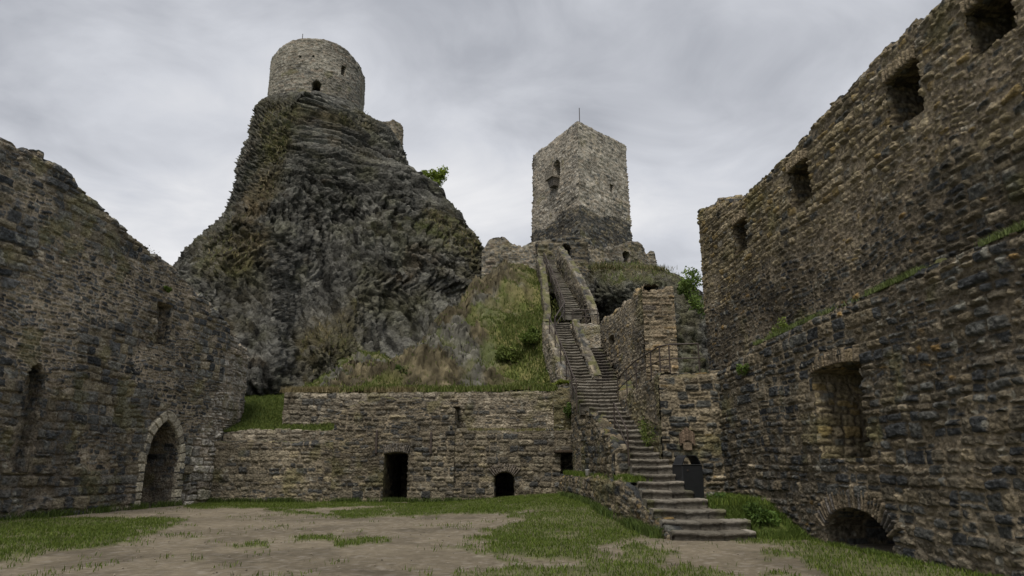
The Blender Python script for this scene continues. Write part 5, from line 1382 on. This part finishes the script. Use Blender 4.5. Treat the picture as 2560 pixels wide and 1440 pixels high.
leafy("weed_clump", "yellow-green weeds on top of the side wall by the end of the upper terrace", "plant", P(1408, 958, 32.2), .5, 800, .05, colA=(.12, .17, .02), colB=(.24, .28, .04), clumps=8, squash=(1.1, 1, .4))
leafy("weed_clump", "weeds trailing down the side wall under the middle steps", "plant", P(1420, 1035, 31.5), .6, 800, .05, colA=(.05, .09, .02), colB=(.1, .15, .03), clumps=8, squash=(.5, 1, 1))
leafy("weed_clump", "fern-like weeds in front of the recess under the wooden lintel", "plant", P(1460, 1160, 29.9), .5, 700, .05, colA=(.07, .11, .02), colB=(.15, .2, .04), clumps=8, squash=(1, .6, 1.1))
leafy("creeper", "creeper climbing the wall between the lower steps and the bin", "plant", (P(1640, 1120, 21.6)[0] - .12, 22.6, 2.1), .7, 1100, .035, colA=(.07, .11, .02), colB=(.16, .19, .05), clumps=12, squash=(.22, 2.2, 1.5))
leafy("wall_plant", "tuft of green grass over the small window in the left wall", "plant", wl.at(np.array([wl.hit(408, 725)[0]]), np.array([wl.hit(408, 725)[1]]), np.array([.1]))[0], .35, 500, .05, clumps=7, squash=(.7, 1.2, .6))
leafy("wall_plant", "spindly twigs standing on the crest of the left wall", "plant", wl.at(np.array([wl.hit(400, 640)[0]]), np.array([wl.hit(400, 648)[1]]), np.array([-.4]))[0], .6, 160, .03, colA=(.09, .08, .05), colB=(.14, .13, .07), clumps=12, squash=(.7, 2.2, 1.2), stems=12)

# =================================================================== railings
def railing(label, pts, h, group="iron railings of the stairs", mid=True, pr=.024, double=False, postfoot=.0):
    """pts: foot points of the posts"""
    root = empty("railing", tuple(pts[0]), label, "railing", group)
    up = np.array([0, 0, h])
    for p_ in pts:
        mb = MB(); tube(mb, [np.array(p_) - [0, 0, .1], np.array(p_) + up], pr, 8); mb.build("post", M_IRON, root)
    mb = MB(); tube(mb, [np.array(p_) + up for p_ in pts], pr * 1.05, 8); mb.build("handrail", M_IRON, root)
    if mid: mb = MB(); tube(mb, [np.array(p_) + up * .52 for p_ in pts], pr * .8, 8); mb.build("lower_rail", M_IRON, root)
    return root
ft = [(1546, 1005, 27.4), (1568, 985, 25.8), (1592, 967, 24.2), (1629, 950, 22.4), (1652, 940, 21.2), (1676, 936, 20.95)]
pts = [P(a, b, c) for a, b, c in ft]
railing("rusty railing along the edge of the railed landing, above the creeper", [pts[0], pts[1], pts[2], pts[3], pts[4], pts[5], P(1750, 934, 20.9)], .93)
railing("short rusty handrail with two posts beside the lowest narrow steps", [P(1572, 1162, 20.7), P(1537, 1078, SY(1078))], .98)
rp = []
for py, px in ((1020, 1442), (985, 1430), (940, 1416), (905, 1402), (870, 1388), (838, 1374)):
    Y = SY(py) ; rp.append(P(px, py, Y))
railing("long rusty handrail down the left side of the lower half of the long flight", rp, 1.0, pr=.028)
rp = []
for py, px in ((838, 1388), (798, 1412), (768, 1402), (735, 1390), (704, 1377), (676, 1366), (664, 1360)):
    rp.append(P(px, py, SY(py)))
railing("rusty handrail up the left side of the upper half of the long flight", rp, 1.0, pr=.035)
z_ = SZ(38.4); 
railing("low railing across the small landing halfway up", [np.array([P(1433, 815, 38.6)[0], 38.6, z_]), np.array([P(1465, 815, 38.6)[0], 38.6, z_]), np.array([P(1495, 815, 38.6)[0], 38.6, z_])], .85, pr=.028)

# =================================================================== litter bin
bx, by, bz = P(1723, 1249, 19.4); bz = .66; W_, D_, Hb = .62, .58, .98
root = empty("litter_bin", (bx, by, bz), "black steel litter bin with an open curved hood beside the steps", "litter bin")
rot = R(14)
def binpts(lx, ly, lz):
    c_, s_ = math.cos(rot), math.sin(rot); return np.array([bx + lx * c_ - ly * s_, by + lx * s_ + ly * c_, bz + lz])
def bbox_(mb, x0, x1, y0, y1, z0, z1, tp_=0.0, bev=.015):
    lv = [(z0, bev), (z0 + bev, 0), (z1 - bev, 0), (z1, bev)]
    rings = []
    for (zz, b_) in lv:
        k = tp_ * (zz - z0) / (z1 - z0); xx0, xx1, yy0, yy1 = x0 - k + b_, x1 + k - b_, y0 - k + b_, y1 + k - b_
        c8 = bev
        rg = [(xx0 + c8, yy0), (xx1 - c8, yy0), (xx1, yy0 + c8), (xx1, yy1 - c8), (xx1 - c8, yy1), (xx0 + c8, yy1), (xx0, yy1 - c8), (xx0, yy0 + c8), (xx0 + c8, yy0)]
        rings.append([binpts(a, b, zz) for a, b in rg])
    rings = np.array(rings); mb.grid(rings, C_(.02, .02, .02))
    for e_ in (0, -1): mb.grid(np.stack([rings[e_], np.tile(rings[e_].mean(0), (9, 1))], 1), C_(.02, .02, .02))
mb = MB(); bbox_(mb, -W_ / 2 + .03, W_ / 2 - .03, -D_ / 2 + .03, D_ / 2 - .03, 0, .05); mb.build("base", M_BIN, root)
mb = MB(); bbox_(mb, -W_ / 2, W_ / 2, -D_ / 2, D_ / 2, .05, Hb - .03, .0); ob_ = mb.build("body", M_BIN, root, smooth=False)
mb = MB(); bbox_(mb, -W_ / 2 - .015, W_ / 2 + .015, -D_ / 2 - .015, D_ / 2 + .015, Hb - .03, Hb); mb.build("rim", M_BIN, root, smooth=False)
# hood: sheet bent over the mouth
a = [(-W_ / 2 + .02, 0), (-W_ / 2 + .10, .17), (-W_ / 2 + .17, .24), (W_ / 2 - .17, .24), (W_ / 2 - .10, .17), (W_ / 2 - .02, 0)]
mb = MB()
o_ = [(x_, z_) for x_, z_ in a]; inn = [(-W_ / 2 + .045, 0), (-W_ / 2 + .12, .158), (-W_ / 2 + .178, .222), (W_ / 2 - .178, .222), (W_ / 2 - .12, .158), (W_ / 2 - .045, 0)]
loop = o_ + inn[::-1] + [o_[0]]
V = np.array([[binpts(x_, yy, Hb + z_) for x_, z_ in loop] for yy in (-D_ / 2 + .03, D_ / 2 - .03)])
mb.grid(V, C_(.02, .02, .02))
for yy in (-D_ / 2 + .03, D_ / 2 - .03):
    V = np.array([[binpts(x_, yy, Hb + z_) for x_, z_ in o_], [binpts(x_, yy, Hb + z_) for x_, z_ in inn]]); mb.grid(V, C_(.02, .02, .02))
mb.build("hood", M_BIN, root, smooth=False)
mb = MB(); tube(mb, [binpts(-W_ / 2 + .16, -D_ / 2 - .0, Hb - .16), binpts(-W_ / 2 + .16, -D_ / 2 - .02, Hb - .16)], .022, 12); mb.build("lock", M_IRON, root)

# =================================================================== paper cup
c = np.array([2.72, 25.5, 1.26])
mb = MB(); prof = [(.0, .0), (.065, .0), (.088, .20), (.094, .205), (.088, .21), (.08, .2), (.06, .01), (0, .01)]
an = np.linspace(0, 2 * math.pi, 17)
mb.grid(np.array([[c + [r_ * math.cos(t), r_ * math.sin(t), z_] for t in an] for r_, z_ in prof]), C_(.7, .7, .7))
tag(mb.build("cup", M_WHITE), "small white cup left on the low wall in front of the lintel recess", "cup")

for o in bpy.data.objects:
    if "_o" in o: del o["_o"]
